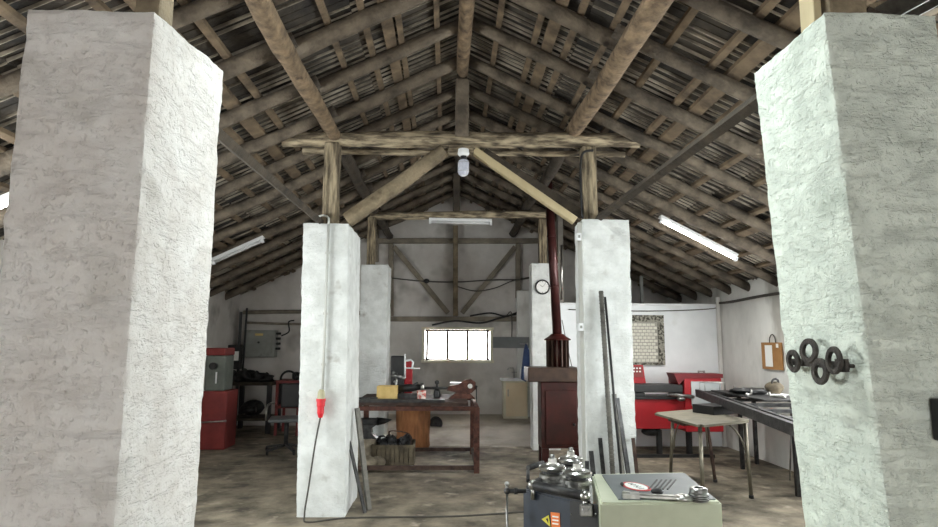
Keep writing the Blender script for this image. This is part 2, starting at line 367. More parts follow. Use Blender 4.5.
# ---------------------------------------------------------------- roof timber
RY=[1.42+.0,2.10,2.78,3.45,4.12,4.79,5.46,6.12,6.80,7.45,8.17,8.74,9.36,9.98,10.6]
nR=len(RY)
XP={1:1.2,-1:-1.12}
for k,y in enumerate(RY):
    n=ORD[nR-1-k]
    for sg,side,wx in ((1,'red machine slope',XR),(-1,'electrical box slope',XL)):
        r=.052+random.uniform(-.006,.008); j=random.uniform(-.03,.03); xp=XP[sg]
        a=(X0+sg*.02,y+j*.3,rz(X0)+r*.9); xe=xp+sg*random.uniform(-.02,.10); b=(xe,y+j,rz(xe)+r*.98)
        m=MB(); m.log(a,b,r*.9,r*1.12,bend=.018); o=m.build('rafter',logm)
        tag(o,f'upper rafter log, {side}, {n} counted from the back wall','rafter','rafter logs under the roof')
        r2=.055+random.uniform(-.006,.008); y2=y-.115+j
        xs=xp-sg*random.uniform(.0,.07); a=(xs,y2,rz(xs)+r2); b=(wx+sg*.04,y2+random.uniform(-.03,.03),rz(wx)+r2)
        m=MB(); m.log(a,b,r2*.95,r2*1.08,bend=.022); o=m.build('rafter',logm)
        tag(o,f'lower rafter log, {side}, {n} counted from the back wall','rafter','rafter logs under the roof')
offs=[(.27,.045),(.54,.045),(.65,.085),(.79,.045),(1.02,.04),(1.38,.045),(1.68,.045),(1.86,.095),(2.02,.04),(2.36,.045),(2.70,.045),(2.98,.05),(3.14,.09),(3.42,.045),(3.72,.045)]
for i,(o_,w) in enumerate(offs):
    for sg,side in ((1,'red machine slope'),(-1,'electrical box slope')):
        x=X0+sg*(o_+random.uniform(-.02,.02))
        if (sg>0 and x>XR-.05) or (sg<0 and x<XL+.05): continue
        m=MB(); yy=.6; z=lambda x:rz(x)+TOPO+.004
        x2=x+random.uniform(-.03,.03)
        m.bar((x,yy,z(x)),(x2,YB-.02,z(x2)),w,.03,roll=0)
        # tilt with the slope
        c=V((x,0,z(x)))
        for v in m.b.verts: v.co.z-=sg*SL*(v.co.x-x)*.9
        o=m.build('roof_batten',battm)
        tag(o,f"{'wide' if w>.08 else 'narrow'} batten above the rafters, {side}, {ORD[i] if i<16 else i} below the ridge",'batten','battens under the roof sheets')
# ridge and purlins
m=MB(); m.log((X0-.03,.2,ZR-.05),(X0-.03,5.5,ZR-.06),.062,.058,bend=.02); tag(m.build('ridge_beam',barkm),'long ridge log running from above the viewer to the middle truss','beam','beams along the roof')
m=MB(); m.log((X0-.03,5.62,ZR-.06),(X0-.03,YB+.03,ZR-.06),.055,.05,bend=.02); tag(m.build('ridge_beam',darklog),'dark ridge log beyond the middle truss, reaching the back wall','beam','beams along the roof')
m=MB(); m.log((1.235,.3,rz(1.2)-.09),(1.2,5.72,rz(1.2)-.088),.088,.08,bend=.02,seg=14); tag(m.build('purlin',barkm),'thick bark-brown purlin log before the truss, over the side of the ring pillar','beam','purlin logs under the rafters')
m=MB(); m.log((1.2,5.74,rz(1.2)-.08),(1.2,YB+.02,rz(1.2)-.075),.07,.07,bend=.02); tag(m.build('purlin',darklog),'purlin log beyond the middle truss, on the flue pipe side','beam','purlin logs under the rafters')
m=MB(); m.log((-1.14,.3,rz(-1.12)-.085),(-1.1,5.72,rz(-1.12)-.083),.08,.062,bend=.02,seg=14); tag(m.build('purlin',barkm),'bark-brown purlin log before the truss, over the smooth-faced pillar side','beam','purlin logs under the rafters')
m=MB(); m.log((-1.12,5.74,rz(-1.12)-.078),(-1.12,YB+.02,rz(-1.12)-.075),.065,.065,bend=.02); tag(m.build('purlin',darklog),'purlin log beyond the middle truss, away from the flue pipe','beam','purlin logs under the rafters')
# straight dark pipes lying from pillar to pillar
m=MB(); m.bar((-1.19,1.9,2.535),(-1.2,5.75,2.608),.05,.05,roll=.5); tag(m.build('tie_pole',darklog),'thin dark pole from nearest pillar to the middle pillar with the red plug','pole')
m=MB(); m.bar((1.42,1.85,2.6),(1.40,5.7,2.67),.05,.05,roll=.5); tag(m.build('tie_pole',darklog),'thin dark pole from the ring pillar to the pillar with leaning bars','pole')
# trusses
def truss(Y,xl,xr,zc,r,pl,pr,zl,zrr,mt,lab,thick=.14):
    m=MB(); m.log((xl,Y+.02,zc-.02),(xr,Y-.02,zc+.02),r,r*.95,bend=.012,seg=12,sq=.95,wob=.5); tag(m.build('tie_beam',mt),f'horizontal tie beam of {lab}','beam','tie beams of the trusses')
    for x,zb,s_ in ((pl,zl,'away from the flue'),(pr,zrr,'on the flue side')):
        m=MB(); m.bar((x,Y,zb-.01),(x,Y,zc-r*.8),thick,thick,bev=.015); tag(m.build('post',postm),f'short post standing on a pillar under {lab}, {s_}','post','posts of the trusses')
truss(5.58,-1.60,1.84,3.435,.076,-1.12,1.33,2.58,2.65,beamm,'the middle truss')
truss(8.86,-1.19,1.44,3.40,.062,-1.16,1.40,2.62,2.66,beamm,'the far truss',.12)
m=MB(); m.log((-1.45,5.76,3.36),(1.75,5.78,3.38),.03,.03,bend=.01); tag(m.build('rail_pole',beamm),'thin pole lashed behind and below the middle tie beam','pole')
m=MB(); m.bar((.11,5.58,3.45),(.11,5.58,4.04),.13,.12,bev=.02); tag(m.build('king_post',logm),'king post rising from the middle tie beam to the ridge','post','king posts')
m=MB(); m.bar((.1,8.86,3.45),(.1,8.86,4.05),.11,.11,bev=.02); tag(m.build('king_post',darklog),'king post rising from the far tie beam to the ridge','post','king posts')
m=MB(); m.log(AY(347,221,5.50),AY(444,151,5.50),.07,.066,bend=.008); tag(m.build('brace',logl),'round weathered brace rising from pillar with the red plug to the tie beam','brace')
m=MB(); m.bar(AY(575,221,5.5),AY(474,151,5.5),.085,.07,bev=.006); tag(m.build('brace',plankm),'pale new plank brace from pillar with leaning bars to the tie beam','brace')
m=MB(); m.bar(AY(583,215,5.58),AY(484,150,5.58)+V((0,.06,.0)),.05,.08,bev=.006); tag(m.build('brace',darklog),'dark brace hidden behind the pale plank brace','brace')
m=MB(); m.box(AY(461,150.5,5.5),(.24,.10,.085),bev=.01); tag(m.build('wood_block',beamm),'short wooden block under the tie beam, where the braces meet','block')
# truss parts over the nearest pillars
m=MB(); m.bar((-.985,1.90,2.47),(-.985,1.90,3.3),.08,.10,bev=.01); tag(m.build('post',logl),'post standing on the nearest pillar without rings','post','posts of the trusses')
m=MB(); m.bar((1.325,1.89,2.56),(1.325,1.89,3.3),.13,.12,bev=.01); tag(m.build('post',logl),'pale post standing on the pillar with the iron rings','post','posts of the trusses')
m=MB(); m.bar((1.238,1.90,2.56),(1.238,1.90,3.3),.028,.08,bev=.004); tag(m.build('side_board',plankm),'pale narrow board nailed beside the post on the ring pillar','board')
m=MB(); m.log((-1.6,1.9,3.38),(1.9,1.9,3.40),.075,.075); tag(m.build('tie_beam',beamm),'horizontal tie beam above the nearest pillars','beam','tie beams of the trusses')
m=MB(); m.bar((1.33,1.97,2.57),(2.1,1.97,2.9),.1,.1); tag(m.build('brace',logl),'wooden brace leaning outward from the top of the ring pillar','brace')
m=MB(); m.bar((1.44,1.88,2.585),(2.2,1.9,3.06),.012,.09); m.bar((1.46,1.83,2.575),(2.25,1.83,3.02),.03,.012); m.bar((1.5,1.8,2.565),(2.3,1.78,3.0),.02,.02); tag(m.build('angle_iron',steel),'bright galvanised angle iron on top of the ring pillar','angle iron')
# back wall timber frame
yb=YB-.05
def bb(p,q,w,name,label,mt=logl,Y=None,cat='beam',g='timbers of the back wall frame'):
    Y=Y or yb; m=MB(); m.bar(AY(*p,Y),AY(*q,Y),w,.09,bev=.008); return tag(m.build(name,mt),label,cat,g)
wf=mat('frame_wood_grey',(112,104,92),(148,138,122),.9,scale=4,bump=.5)
bb((368,241),(562,241),.11,'frame_beam','horizontal beam high on the back wall, above the cross braces',wf)
bb((368,319),(530,319),.09,'frame_beam','horizontal beam on the back wall just above the window',wf,YB-.045)
bb((391,316),(391,244),.10,'frame_post','upright of back wall frame nearest the far pillar with no clock',wf,cat='post')
bb((455.5,316),(455.5,226),.14,'frame_post','central brown upright on the back wall above the window',logl,YB-.16,cat='post')
bb((518,298),(518,244),.09,'frame_post','upright of back wall frame above the grey pier',wf,cat='post')
bb((448,313),(394,247),.11,'cross_brace','back wall diagonal brace running to the central upright, away from the clock',wf,YB-.06,'brace')
bb((462,313),(515,247),.11,'cross_brace','back wall diagonal brace running to the central upright, on the clock side',wf,YB-.06,'brace')
bb((376,262),(376,216),.11,'frame_post','short upright beside the back beam above the far pillar with no clock',wf,YB-.06,'post')
# cables on the back wall
def wire(name,pts,r,mt,label,cat='cable',seg=6,sub=6):
    P=[V(p) for p in pts]; out=[]
    for i in range(len(P)-1):
        p0=P[max(i-1,0)];p1=P[i];p2=P[i+1];p3=P[min(i+2,len(P)-1)]
        for s_ in range(sub):
            t=s_/sub; out.append(.5*((2*p1)+(p2-p0)*t+(2*p0-5*p1+4*p2-p3)*t*t+(3*p1-p0-3*p2+p3)*t**3))
    out.append(P[-1]); m=MB(); m.tube(out,r,seg); return tag(m.build(name,mt),label,cat)
wire('cable',[AY(x,y,YB-.12) for x,y in ((392,278),(420,281),(455,282),(490,280),(525,279),(545,272))],.012,cord,'thin cable stretched straight across back wall through the cross braces')
wire('cable',[AY(x,y,YB-.2) for x,y in ((456,286),(475,291),(495,288),(512,281),(530,277))],.011,cord,'sagging cable between the central upright and the clock pillar')
wire('cable',[AY(x,y,YB-.11) for x,y in ((432,325),(455,321),(480,323),(500,318),(528,311))],.018,blackm,'black cable drooping above the window')
wire('cable',[AY(x,y,YB-.13) for x,y in ((470,316),(490,313),(505,316),(518,312))],.016,blackm,'short black cable looped along the lower frame beam')
wire('hanging_cable',[AY(x,y,YB-.22) for x,y in ((507,315),(511,312),(512,325),(511.5,345))],.010,cord,'cord with black end hanging in front of the grey band')
m=MB(); p=AY(426.5,281,YB-.14); m.sphere(p,.045,(1.2,.6,1)); tag(m.build('junction_box',blackm),'small black junction box on the cross brace','box')
wire('wall_pipe',[(XL+.1,YB-.08,AY(300,313,YB).z),(-2.8,YB-.08,AY(300,313,YB).z+.02),(-1.4,YB-.08,AY(300,313,YB).z)],.035,wf,'thick pipe running along the back wall above the electrical box','pipe',8)
wire('wall_pipe',[(-3.7,YB-.05,AY(300,323,YB).z),(-2.8,YB-.05,AY(300,323,YB).z-.02),(-1.4,YB-.05,AY(300,323,YB).z)],.022,wf,'thinner pipe running just above the electrical box','pipe',8)
wire('cable',[AY(720,303,8.9),V((XR-.05,8.5,2.1)),V((XR-.05,7.5,2.12)),V((XR-.05,5.5,2.12))],.02,cord,'thick cable run along side wall from the partition corner')
wire('cable',[V((1.8,PYY-.02,2.0)),V((3,PYY-.02,1.985)),V((XR-.1,PYY-.02,2.03)),V((XR-.06,PYY-.02,2.12))],.008,cord,'thin cable stapled along the top of the white partition')
# ---------------------------------------------------------------- lamps
def fluor(label,a,b,lit,w=.075):
    a=V(a);b=V(b); t=thing('fluorescent_lamp',label,'lamp',(a+b)/2,'fluorescent tube lamps'); d=(b-a).normalized()
    m=MB(); m.bar(a+V((0,0,.035)),b+V((0,0,.035)),w,.04,bev=.006); m.build('housing',whitem,t)
    m=MB(); m.cyl(a+d*.03-V((0,0,.005)),b-d*.03-V((0,0,.005)),.02,seg=12); m.build('tube',tube_on if lit else tube_off,t)
    for e,q in ((a,1),(b,-1)):
        m=MB(); m.bar(e+d*q*.0-V((0,0,.01)),e+d*q*.035-V((0,0,.01)),.05,.05,bev=.004); m.build('end_cap',whitem,t)
    return t
def slope_pt(x,y,dz=.04): return V((x,y,rz(x)-dz))
fluor('lit fluorescent tube on the roof slope over the red machine',slope_pt(2.5,6.93,.03),slope_pt(3.43,6.98,.03),True)
fluor('unlit fluorescent tube fixed to rafters, beyond the nearest pillar without rings',slope_pt(-2.44,7.86,.06),slope_pt(-3.08,7.84,.06),False)
fluor('lit fluorescent tube glowing at the edge of picture beside the nearest pillar',slope_pt(-3.07,4.30,.06),slope_pt(-3.75,4.29,.06),True)
fluor('unlit fluorescent tube fixed under the far tie beam',AY(429,221.5,8.83),AY(492,223,8.83),False,.06)
# jar lamp under the middle tie beam
p=AY(463.5,151,5.45); t=thing('bulkhead_lamp','unlit jar lamp with ribbed glass hanging under the middle tie beam','lamp',p)
m=MB(); m.lathe([(.02,.02),(.05,.015),(.055,-.03),(.04,-.05)],p,18); m.build('cap',whitem,t)
m=MB(); m.lathe([(.028,-.045),(.03,-.075),(.034,-.08),(.03,-.085)],p,18); m.build('neck',dsteel,t)
m=MB(); m.lathe([(.03,-.085),(.045,-.095),(.053,-.115),(.053,-.20),(.045,-.225),(.025,-.24)],p,20); m.build('glass_jar',glassm,t)
for z in (-.115,-.2): m=MB(); m.torus(p+V((0,0,z)),.053,.0022,seg=20,m=6); m.build('guard_ring',steel,t)
# ---------------------------------------------------------------- middle pillar details
px=AY(326,300,5.43).x
m=MB(); m.cyl((px,5.425,AY(326,392,5.43).z),(px,5.425,2.56),.012,seg=10)
for z in (2.3,1.75,1.3): m.box((px,5.43,z),(.04,.02,.02))
tag(m.build('conduit',cordw),'thin vertical conduit down the front of the red plug pillar','pipe')
wire('cord_loop',[(px,5.425,2.56),(px-.01,5.44,2.63),(px-.08,5.5,2.66),(px-.16,5.55,2.64)],.010,cordw,'white cord bending over the top of the red plug pillar')
q=AY(321,400,5.40); t=thing('power_plug','red industrial plug and socket hanging on the pillar front','plug',q)
m=MB(); m.lathe([(.018,.09),(.03,.07),(.034,.02),(.034,.0)],q,16); m.build('socket',pinkm,t)
m=MB(); m.lathe([(.036,.0),(.036,-.05),(.030,-.06),(.030,-.11),(.018,-.15)],q,16); m.build('plug_body',redplug,t)
m=MB(); m.lathe([(.041,.012),(.041,-.012)],q,16); m.build('collar',redplug,t)
b0=AZ(306,517,.02); c0=AY(306,512,5.3)
wire('floor_cable',[q+V((0,0,-.15)),AY(315,445,5.36),AY(309,485,5.34),(b0.x,5.33,.05),(b0.x+.05,5.28,.008),AZ(345,518,.008),AZ(400,517,.008),AZ(460,516,.008),AZ(520,512,.008),AZ(560,508,.008)],.0075,cord,'grey cord dropping from the red plug and crossing the floor')
# bars leaning beside that pillar
for i,(p,q2,w,lab) in enumerate((((349,441),(365,513),.035,'dark short'),((357,408),(369,510),.05,'grey flat'),((360,420),(366,490),.03,'thin brown'))):
    a=AZ(*q2,.0); bz=AY(*p,a.y+.12); m=MB(); m.bar(a,bz,w,.012+.01*i); tag(m.build('steel_bar',(dsteel,dull,rustd)[i]),lab+' bar leaning beside the red plug pillar, near the work table','bar')
# strip and switch on the bar pillar
m=MB(); m.bar((1.232,5.50,.02),(1.225,5.50,2.62),.03,.05); tag(m.build('wood_strip',cordw),'pale upright strip fixed to the inner edge of the leaning-bar pillar','strip')
for pp,lab in (((578.5,237),'small white switch box near the top of the leaning-bar pillar'),((580.5,327),'small white switch box halfway up the leaning-bar pillar')):
    p=AY(*pp,5.42); t=thing('switch_box',lab,'switch',p)
    m=MB(); m.box(p,(.045,.05,.07),bev=.005); m.build('housing',whitem,t); m=MB(); m.box(p+V((0,-.028,0)),(.018,.012,.024)); m.build('rocker',greym,t)
wire('post_cable',[(1.24,5.47,2.66),(1.235,5.49,3.1),(1.26,5.49,3.29),(1.36,5.48,3.32)],.012,blackm,'black cable bent along the post above the leaning-bar pillar')
# leaning bars on the right-middle pillar
bars=[((601,291),(614,482),.046,dull,'tallest ribbed reinforcing bar leaning on the pillar with switch boxes'),
 ((605,297),(622,482),.018,dsteel,'thin dark rod leaning just beside the tallest reinforcing bar'),
 ((614,394),(624,482),.04,dull,'grey flat bar of middle height leaning on the pillar'),
 ((617,398),(631,482),.045,dsteel,'dark flat bar of middle height leaning beside the grey flat bar'),
 ((600,438),(606,482),.035,dsteel,'short dark bar leaning left of the tallest reinforcing bar'),
 ((591,451),(596,482),.04,dsteel,'short wide bar stub standing nearest the roller machine'),
 ((587,461),(590,482),.035,dsteel,'shortest bar stub standing behind the rollers'),
 ((633,438),(640,482),.03,rustd,'short bar leaning at the outer edge of the pillar front')]
for i,(a,b,w,mt,lab) in enumerate(bars):
    ta=AY(a[0],a[1],5.42-w/2); d=AY(b[0],b[1],5.25); k=(ta.z)/(ta.z-d.z) if ta.z>d.z else 1
    foot=ta+(d-ta)*k; foot.y=5.25-.02*(i%3); foot.z=0.01
    m=MB()
    if 'ribbed' in lab:
        m.cyl(foot,ta,w*.45,seg=10); n=60
        for j in range(n): m.torus(foot.lerp(ta,(j+.5)/n),w*.46,.004,axis=(ta-foot),seg=10,m=5)
    elif 'rod' in lab: m.cyl(foot,ta,.011,seg=10)
    else: m.bar(foot,ta,w,.012)
    tag(m.build('steel_bar',mt),lab,'bar')
# ---------------------------------------------------------------- clock
p=AY(542.5,287,8.66); t=thing('wall_clock','round wall clock with dark rim on the far pillar','clock',p)
m=MB(); m.cyl(p+V((0,.02,0)),p,.10,seg=32); m.build('clock_case',blackm,t)
m=MB(); m.torus(p,.098,.012,axis=(0,1,0),seg=36); m.build('rim',blackm,t)
m=MB(); m.cyl(p+V((0,.0,0)),p+V((0,-.004,0)),.09,seg=32); m.build('dial',paperm,t)
for ang,l,w in ((-.9,.055,.010),(.7,.075,.007)):
    m=MB(); m.bar(p+V((0,-.007,0)),p+V((math.sin(ang)*l,-.007,math.cos(ang)*l)),w,.003); m.build('hand',blackm,t)
m=MB()
for k in range(12):
    a=k*PI/6; m.bar(p+V((math.sin(a)*.07,-.005,math.cos(a)*.07)),p+V((math.sin(a)*.084,-.005,math.cos(a)*.084)),.008,.002)
m.build('hour_marks',blackm,t)
# ---------------------------------------------------------------- stove and flue
YS=7.62
fl=AZ(560,459,0); sx=(AY(541.5,420,YS).x+AY(581,420,YS).x)/2; sw=AY(581,420,YS).x-AY(541.5,420,YS).x
zt=AY(555,382,YS).z; zt2=AY(555,367.5,YS).z; bw=AY(580,375,YS).x-AY(528,375,YS).x; bx=(AY(580,375,YS).x+AY(528,375,YS).x)/2
t=thing('stove','tall dark red heating stove with a brown top and finned cap','stove',(sx,YS+.25,0))
m=MB(); m.box((sx,YS+.17,(zt+.2)/2),(sw,.3,zt-.2),bev=.012); m.build('body',stovem,t)
m=MB(); m.box((sx,YS+.01,(zt+.2)/2-.03),(sw*.8,.03,zt*.66),bev=.01); d=m.build('door',stovem,t)
m=MB(); m.cyl((sx+sw*.3,YS-.02,.5),(sx+sw*.3,YS-.07,.5),.012); m.sphere((sx+sw*.3,YS-.07,.5),.02); m.build('door_handle',dsteel,d)
m=MB(); m.box((bx,YS+.20,(zt+zt2)/2),(bw,.44,zt2-zt),bev=.01); m.build('top_box',stovetop,t)
for dx in (-1,1):
    for yy in (.06,.28): m=MB(); m.box((sx+dx*(sw/2-.05),YS+yy,.1),(.09,.06,.2)); m.build('leg',stovem,t)
cx0=AY(557.5,350,YS+.25).x; zc=AY(557,340,YS+.25).z
m=MB(); m.cyl((cx0,YS+.25,zt2),(cx0,YS+.25,zc),.105,seg=20); m.build('cap_core',stovem,t)
for k in range(14):
    a=2*PI*k/14; m=MB(); m.box((cx0+.125*math.cos(a),YS+.25+.125*math.sin(a),(zt2+zc)/2),(.05,.014,zc-zt2),a); m.build('fin',stovetop,t)
m=MB(); m.lathe([(.17,0),(.175,.015),(.12,.05),(.08,.085)],(cx0,YS+.25,zc-.005),24); m.build('dome',stovem,t)
pt=AY(546.5,150,YS+.25); ztop=rz(pt.x)+.14; 
ft=V((cx0,YS+.25,zc+.07)); dd=(pt-ft); top=ft+dd*((ztop-ft.z)/dd.z)
fp=thing('flue_pipe','dark red flue pipe rising from the stove to the roof','pipe',ft)
m=MB(); m.cyl(ft,top,.062,.056,seg=20); m.build('pipe_run',pipem,fp)
for k in (.3,.62): m=MB(); c=ft.lerp(top,k); m.cyl(c-dd.normalized()*.012,c+dd.normalized()*.012,.066,seg=20); m.build('joint_ring',pipem,fp)
m=MB(); m.cyl(AY(561.5,245,YS+.3),AY(561.5,300,YS+.3),.016); tag(m.build('thin_pipe',chrome),'thin bright pipe clipped beside the red flue','pipe')
wire('thin_wire',[AY(562,320,YS+.4),AY(567,345,YS+.4),AY(573,372,YS+.35)],.005,cord,'thin cord slanting down behind the stove')
# ---------------------------------------------------------------- sink cabinet
ca=AZ(504,420,.15); Yc=ca.y; x0c=AY(503.5,400,Yc).x; x1c=AY(528,400,Yc).x; zc1=AY(515,381,Yc).z
t=thing('sink_cabinet','cream sink cabinet with a white top against the back wall','cabinet',((x0c+x1c)/2,Yc+.27,.15))
m=MB(); m.box(((x0c+x1c)/2,Yc+.165,(zc1+.15)/2),(x1c-x0c,.30,zc1-.15),bev=.005); m.build('body',whitey,t)
m=MB(); m.box(((x0c+x1c)/2+.01,Yc,(zc1+.19)/2),(x1c-x0c-.06,.02,zc1-.24),bev=.004); d=m.build('door',creamm,t)
m=MB(); m.box((x0c+.08,Yc-.018,.62),(.015,.02,.12)); m.build('door_handle',steel,d)
m=MB(); m.box(((x0c+x1c)/2,Yc+.14,zc1+.02),(x1c-x0c+.08,.36,.04),bev=.008); m.build('counter_top',whitem,t)
p=V(((x0c+x1c)/2,Yc+.26,zc1+.04)); t=thing('tap','small bright tap standing on the sink cabinet','tap',p)
m=MB(); m.tube([p,p+V((0,0,.14)),p+V((-.03,-.05,.18)),p+V((-.1,-.1,.18)),p+V((-.13,-.12,.15))],.014,8); m.build('spout',chrome,t)
m=MB(); m.cyl(p+V((-.05,0,.1)),p+V((.06,0,.1)),.01); m.build('handle',chrome,t)
# blue cloth
m=MB(); P=[AY(x,y,9.9) for x,y in ((526,344),(529,350),(529.5,378),(525,382),(521.5,379),(523.5,352))]; m.prism(P,(0,.05,0))
for v in m.b.verts: v.co.y+=.03*math.sin(v.co.x*60)
bmesh.ops.subdivide_edges(m.b,edges=m.b.edges[:],cuts=2,use_grid_fill=True)
for v in m.b.verts: v.co+=V((1,1,.3))*.02*noise.noise(v.co*14)
tag(m.build('cloth',clothb),'dark blue cloth hanging beside the clock pillar above the sink','cloth')
m=MB(); m.cyl(AY(527.5,344,9.92),AY(527.5,344,9.92)+V((0,1.1,0)),.008); m.sphere(AY(527.5,343,9.9),.015); tag(m.build('hook',steel),'thin rod with the blue cloth hanging from it','hook')
m=MB(); m.lathe([(.035,0),(.04,.02),(.04,.14),(.025,.17),(.012,.18),(.012,.21)],(x1c-.09,Yc+.2,zc1+.04),14); tag(m.build('bottle',whitem),'small white bottle standing on the sink cabinet top','bottle')
# ---------------------------------------------------------------- work table
tz=.80
fr_=AZ(476.5,473,0); Yt0=fr_.y; Yt1=8.4; xr=fr_.x; xl=AY(352,440,Yt0).x
t=thing('work_table','long rusty steel work table with vise and tools on it','table',((xl+xr)/2,(Yt0+Yt1)/2,0))
m=MB(); m.box(((xl+xr)/2-.05,(Yt0+Yt1)/2-.0,tz-.02),(xr-xl-.1,Yt1-Yt0,.04),bev=.004); m.build('table_top',rustd,t)
m=MB(); m.bar((xl,Yt0-.0,tz-.07),(xr+.02,Yt0-.0,tz-.07),.05,.05); m.bar((xl,Yt1,tz-.06),(xr,Yt1,tz-.06),.05,.05); m.bar((xl,Yt0,tz-.07),(xl,Yt1,tz-.07),.05,.05); m.bar((xr,Yt0,tz-.07),(xr,Yt1,tz-.07),.05,.05); m.build('apron_frame',rustm,t)
for x in (xl,xr):
    for y in (Yt0,Yt1): m=MB(); m.box((x,y,tz/2-.03),(.065,.065,tz-.06)); m.build('leg',rustm,t)
for a,b in (((xl,Yt0,.06),(xr,Yt0,.06)),((xl,Yt1,.06),(xr,Yt1,.06)),((xr,Yt0,.07),(xr,Yt1,.07)),((xl,Yt0,.07),(xl,Yt1,.07))): m=MB(); m.bar(a,b,.045,.045); m.build('rail',rustd,t)
m=MB(); m.box(((xl+xr)/2-.15,Yt0+.05,tz+.015),(xr-xl-.45,.16,.03)); tag(m.build('steel_plate',dsteel),'long flat dark steel plate lying along the work table edge','plate')
def T(x,y,dy=.4): return AY(x,y,Yt0+dy)
# yellow box
a=T(377,394,.35);b=T(397,383,.35)
t=thing('box','open yellow cardboard box on the work table','box',((a.x+b.x)/2,a.y+.1,tz)); w=b.x-a.x
m=MB(); h=.16; m.box(((a.x+b.x)/2,a.y,tz+h/2),(w,.01,h)); m.box(((a.x+b.x)/2,a.y+.2,tz+h/2),(w,.01,h)); m.box((a.x,a.y+.1,tz+h/2),(.01,.2,h)); m.box((b.x,a.y+.1,tz+h/2),(.01,.2,h)); m.box(((a.x+b.x)/2,a.y+.1,tz+.005),(w,.2,.01)); m.build('carton',boxy,t)
m=MB(); m.lump(((a.x+b.x)/2,a.y+.1,tz+h-.03),.07,(1.3,1,.4),.4); m.build('contents',basketm,t)
# cup
c=T(421.5,395,.2); m=MB(); m.lathe([(.045,0),(.052,.02),(.055,.10),(.058,.12),(.05,.12),(.046,.02)],(c.x,c.y,tz+.002),20); tag(m.build('cup',pinkc),'red and white tin standing on the work table','tin')
# black small bottle with pin
c=T(437,394,.6); m=MB(); m.lathe([(.04,0),(.045,.02),(.04,.09),(.015,.12),(.015,.17),(.03,.18),(.03,.21),(.012,.22)],(c.x,c.y,tz),14); tag(m.build('oil_can',blackm),'small black oil can standing between tin and vise','can')
# flat bits at left
c=T(366,395,.3); m=MB(); m.bar((c.x-.12,c.y,tz+.02),(c.x+.14,c.y+.03,tz+.02),.03,.02); m.box((c.x,c.y,tz+.012),(.1,.08,.024)); tag(m.build('clamp',dsteel),'small dark clamp lying at the end of the work table next to the yellow box','clamp')
# angle grinder cluster
c=T(405,388,.5); t=thing('angle_grinder','dark cut-off grinder with a bright disc guard on the work table','tool',(c.x,c.y,tz))
m=MB(); m.tube([(c.x-.08,c.y,tz+.12),(c.x+.05,c.y,tz+.13),(c.x+.2,c.y,tz+.14)],[.045,.05,.035],12); m.build('motor',blackm,t)
m=MB(); m.cyl((c.x+.2,c.y-.02,tz+.14),(c.x+.24,c.y-.02,tz+.14),.06,seg=20); m.build('disc_guard',chrome,t)
m=MB(); m.bar((c.x-.1,c.y+.02,tz+.05),(c.x+.16,c.y-.03,tz+.2),.03,.02); m.build('lever',dsteel,t)
m=MB(); m.box((c.x+.02,c.y,tz+.03),(.3,.2,.06),bev=.01); m.build('base',dsteel,t)
c=T(396,388,.7); t=thing('clamp_stand','small bright steel clamp stand behind the yellow box','tool',(c.x,c.y,tz))
m=MB(); m.cyl((c.x,c.y,tz),(c.x,c.y,tz+.3),.015); m.cyl((c.x-.06,c.y,tz+.28),(c.x+.07,c.y,tz+.25),.02); m.build('column',steel,t)
m=MB(); m.sphere((c.x+.09,c.y,tz+.24),.03); m.cyl((c.x+.02,c.y,tz),(c.x+.16,c.y-.02,tz+.16),.014); m.build('clamp_arm',chrome,t)
# vise
vx=T(462,398,.55); vy=vx.y
t=thing('vise','big rusty red vise with round jaw head at the table end','vise',(vx.x,vy,tz)); X=vx.x; Z=tz
m=MB(); m.prism([(X-.17,vy-.07,Z),(X+.16,vy-.07,Z),(X+.1,vy-.07,Z+.06),(X-.09,vy-.07,Z+.06)],(0,.16,0)); m.build('base',rustm,t)
m=MB(); m.prism([(X-.19,vy-.05,Z+.10),(X-.17,vy-.05,Z+.15),(X-.05,vy-.05,Z+.17),(X+.02,vy-.05,Z+.22),(X+.11,vy-.05,Z+.24),(X+.17,vy-.05,Z+.20),(X+.18,vy-.05,Z+.12),(X+.12,vy-.05,Z+.07),(X-.04,vy-.05,Z+.05),(X-.1,vy-.05,Z+.08)],(0,.12,0)); m.build('jaw_body',rustm,t)
m=MB(); m.cyl((X+.1,vy-.055,Z+.155),(X+.1,vy-.062,Z+.155),.03,seg=16); m.build('bright_screw_end',chrome,t)
m=MB(); m.box((X-.08,vy+.01,Z+.185),(.15,.07,.025)); m.build('jaw_plate',steel,t)
m=MB(); m.cyl((X-.5,vy,Z+.125),(X-.15,vy,Z+.125),.016); m.build('spindle',dsteel,t)
m=MB(); m.cyl((X+.18,vy-.06,Z-.06),(X+.18,vy-.06,Z+.15),.008); m.sphere((X+.18,vy-.06,Z-.06),.014); m.sphere((X+.18,vy-.06,Z+.15),.014); m.build('handle_bar',dsteel,t)
# drill press standing behind (black body, red head)
pa_=AY(391,356,8.1);pb_=AY(404,385,8.1)
t=thing('control_cabinet','black box shape standing behind the tools on the work table','cabinet',((pa_.x+pb_.x)/2,8.2,tz))
m=MB(); m.box(((pa_.x+pb_.x)/2,8.2,(pa_.z+tz)/2),(pb_.x-pa_.x,.22,pa_.z-tz),bev=.01); m.build('body',blackm,t)
m=MB(); m.sphere((pa_.x+.04,8.08,tz+.3),.022); m.sphere((pa_.x+.06,8.08,tz+.18),.02); m.build('knobs',chrome,t)
pc=AY(409,366,8.1); t=thing('bench_press','red bench press head with pale frame and thin lever','machine',(pc.x,8.2,tz))
m=MB(); m.box((pc.x-.01,8.2,tz+.01),(.16,.2,.02)); m.build('base',dsteel,t)
m=MB(); m.box((pc.x-.01,8.2,(tz+pc.z)/2+.04),(.1,.14,pc.z-tz+.06),bev=.01); m.build('head',redm,t)
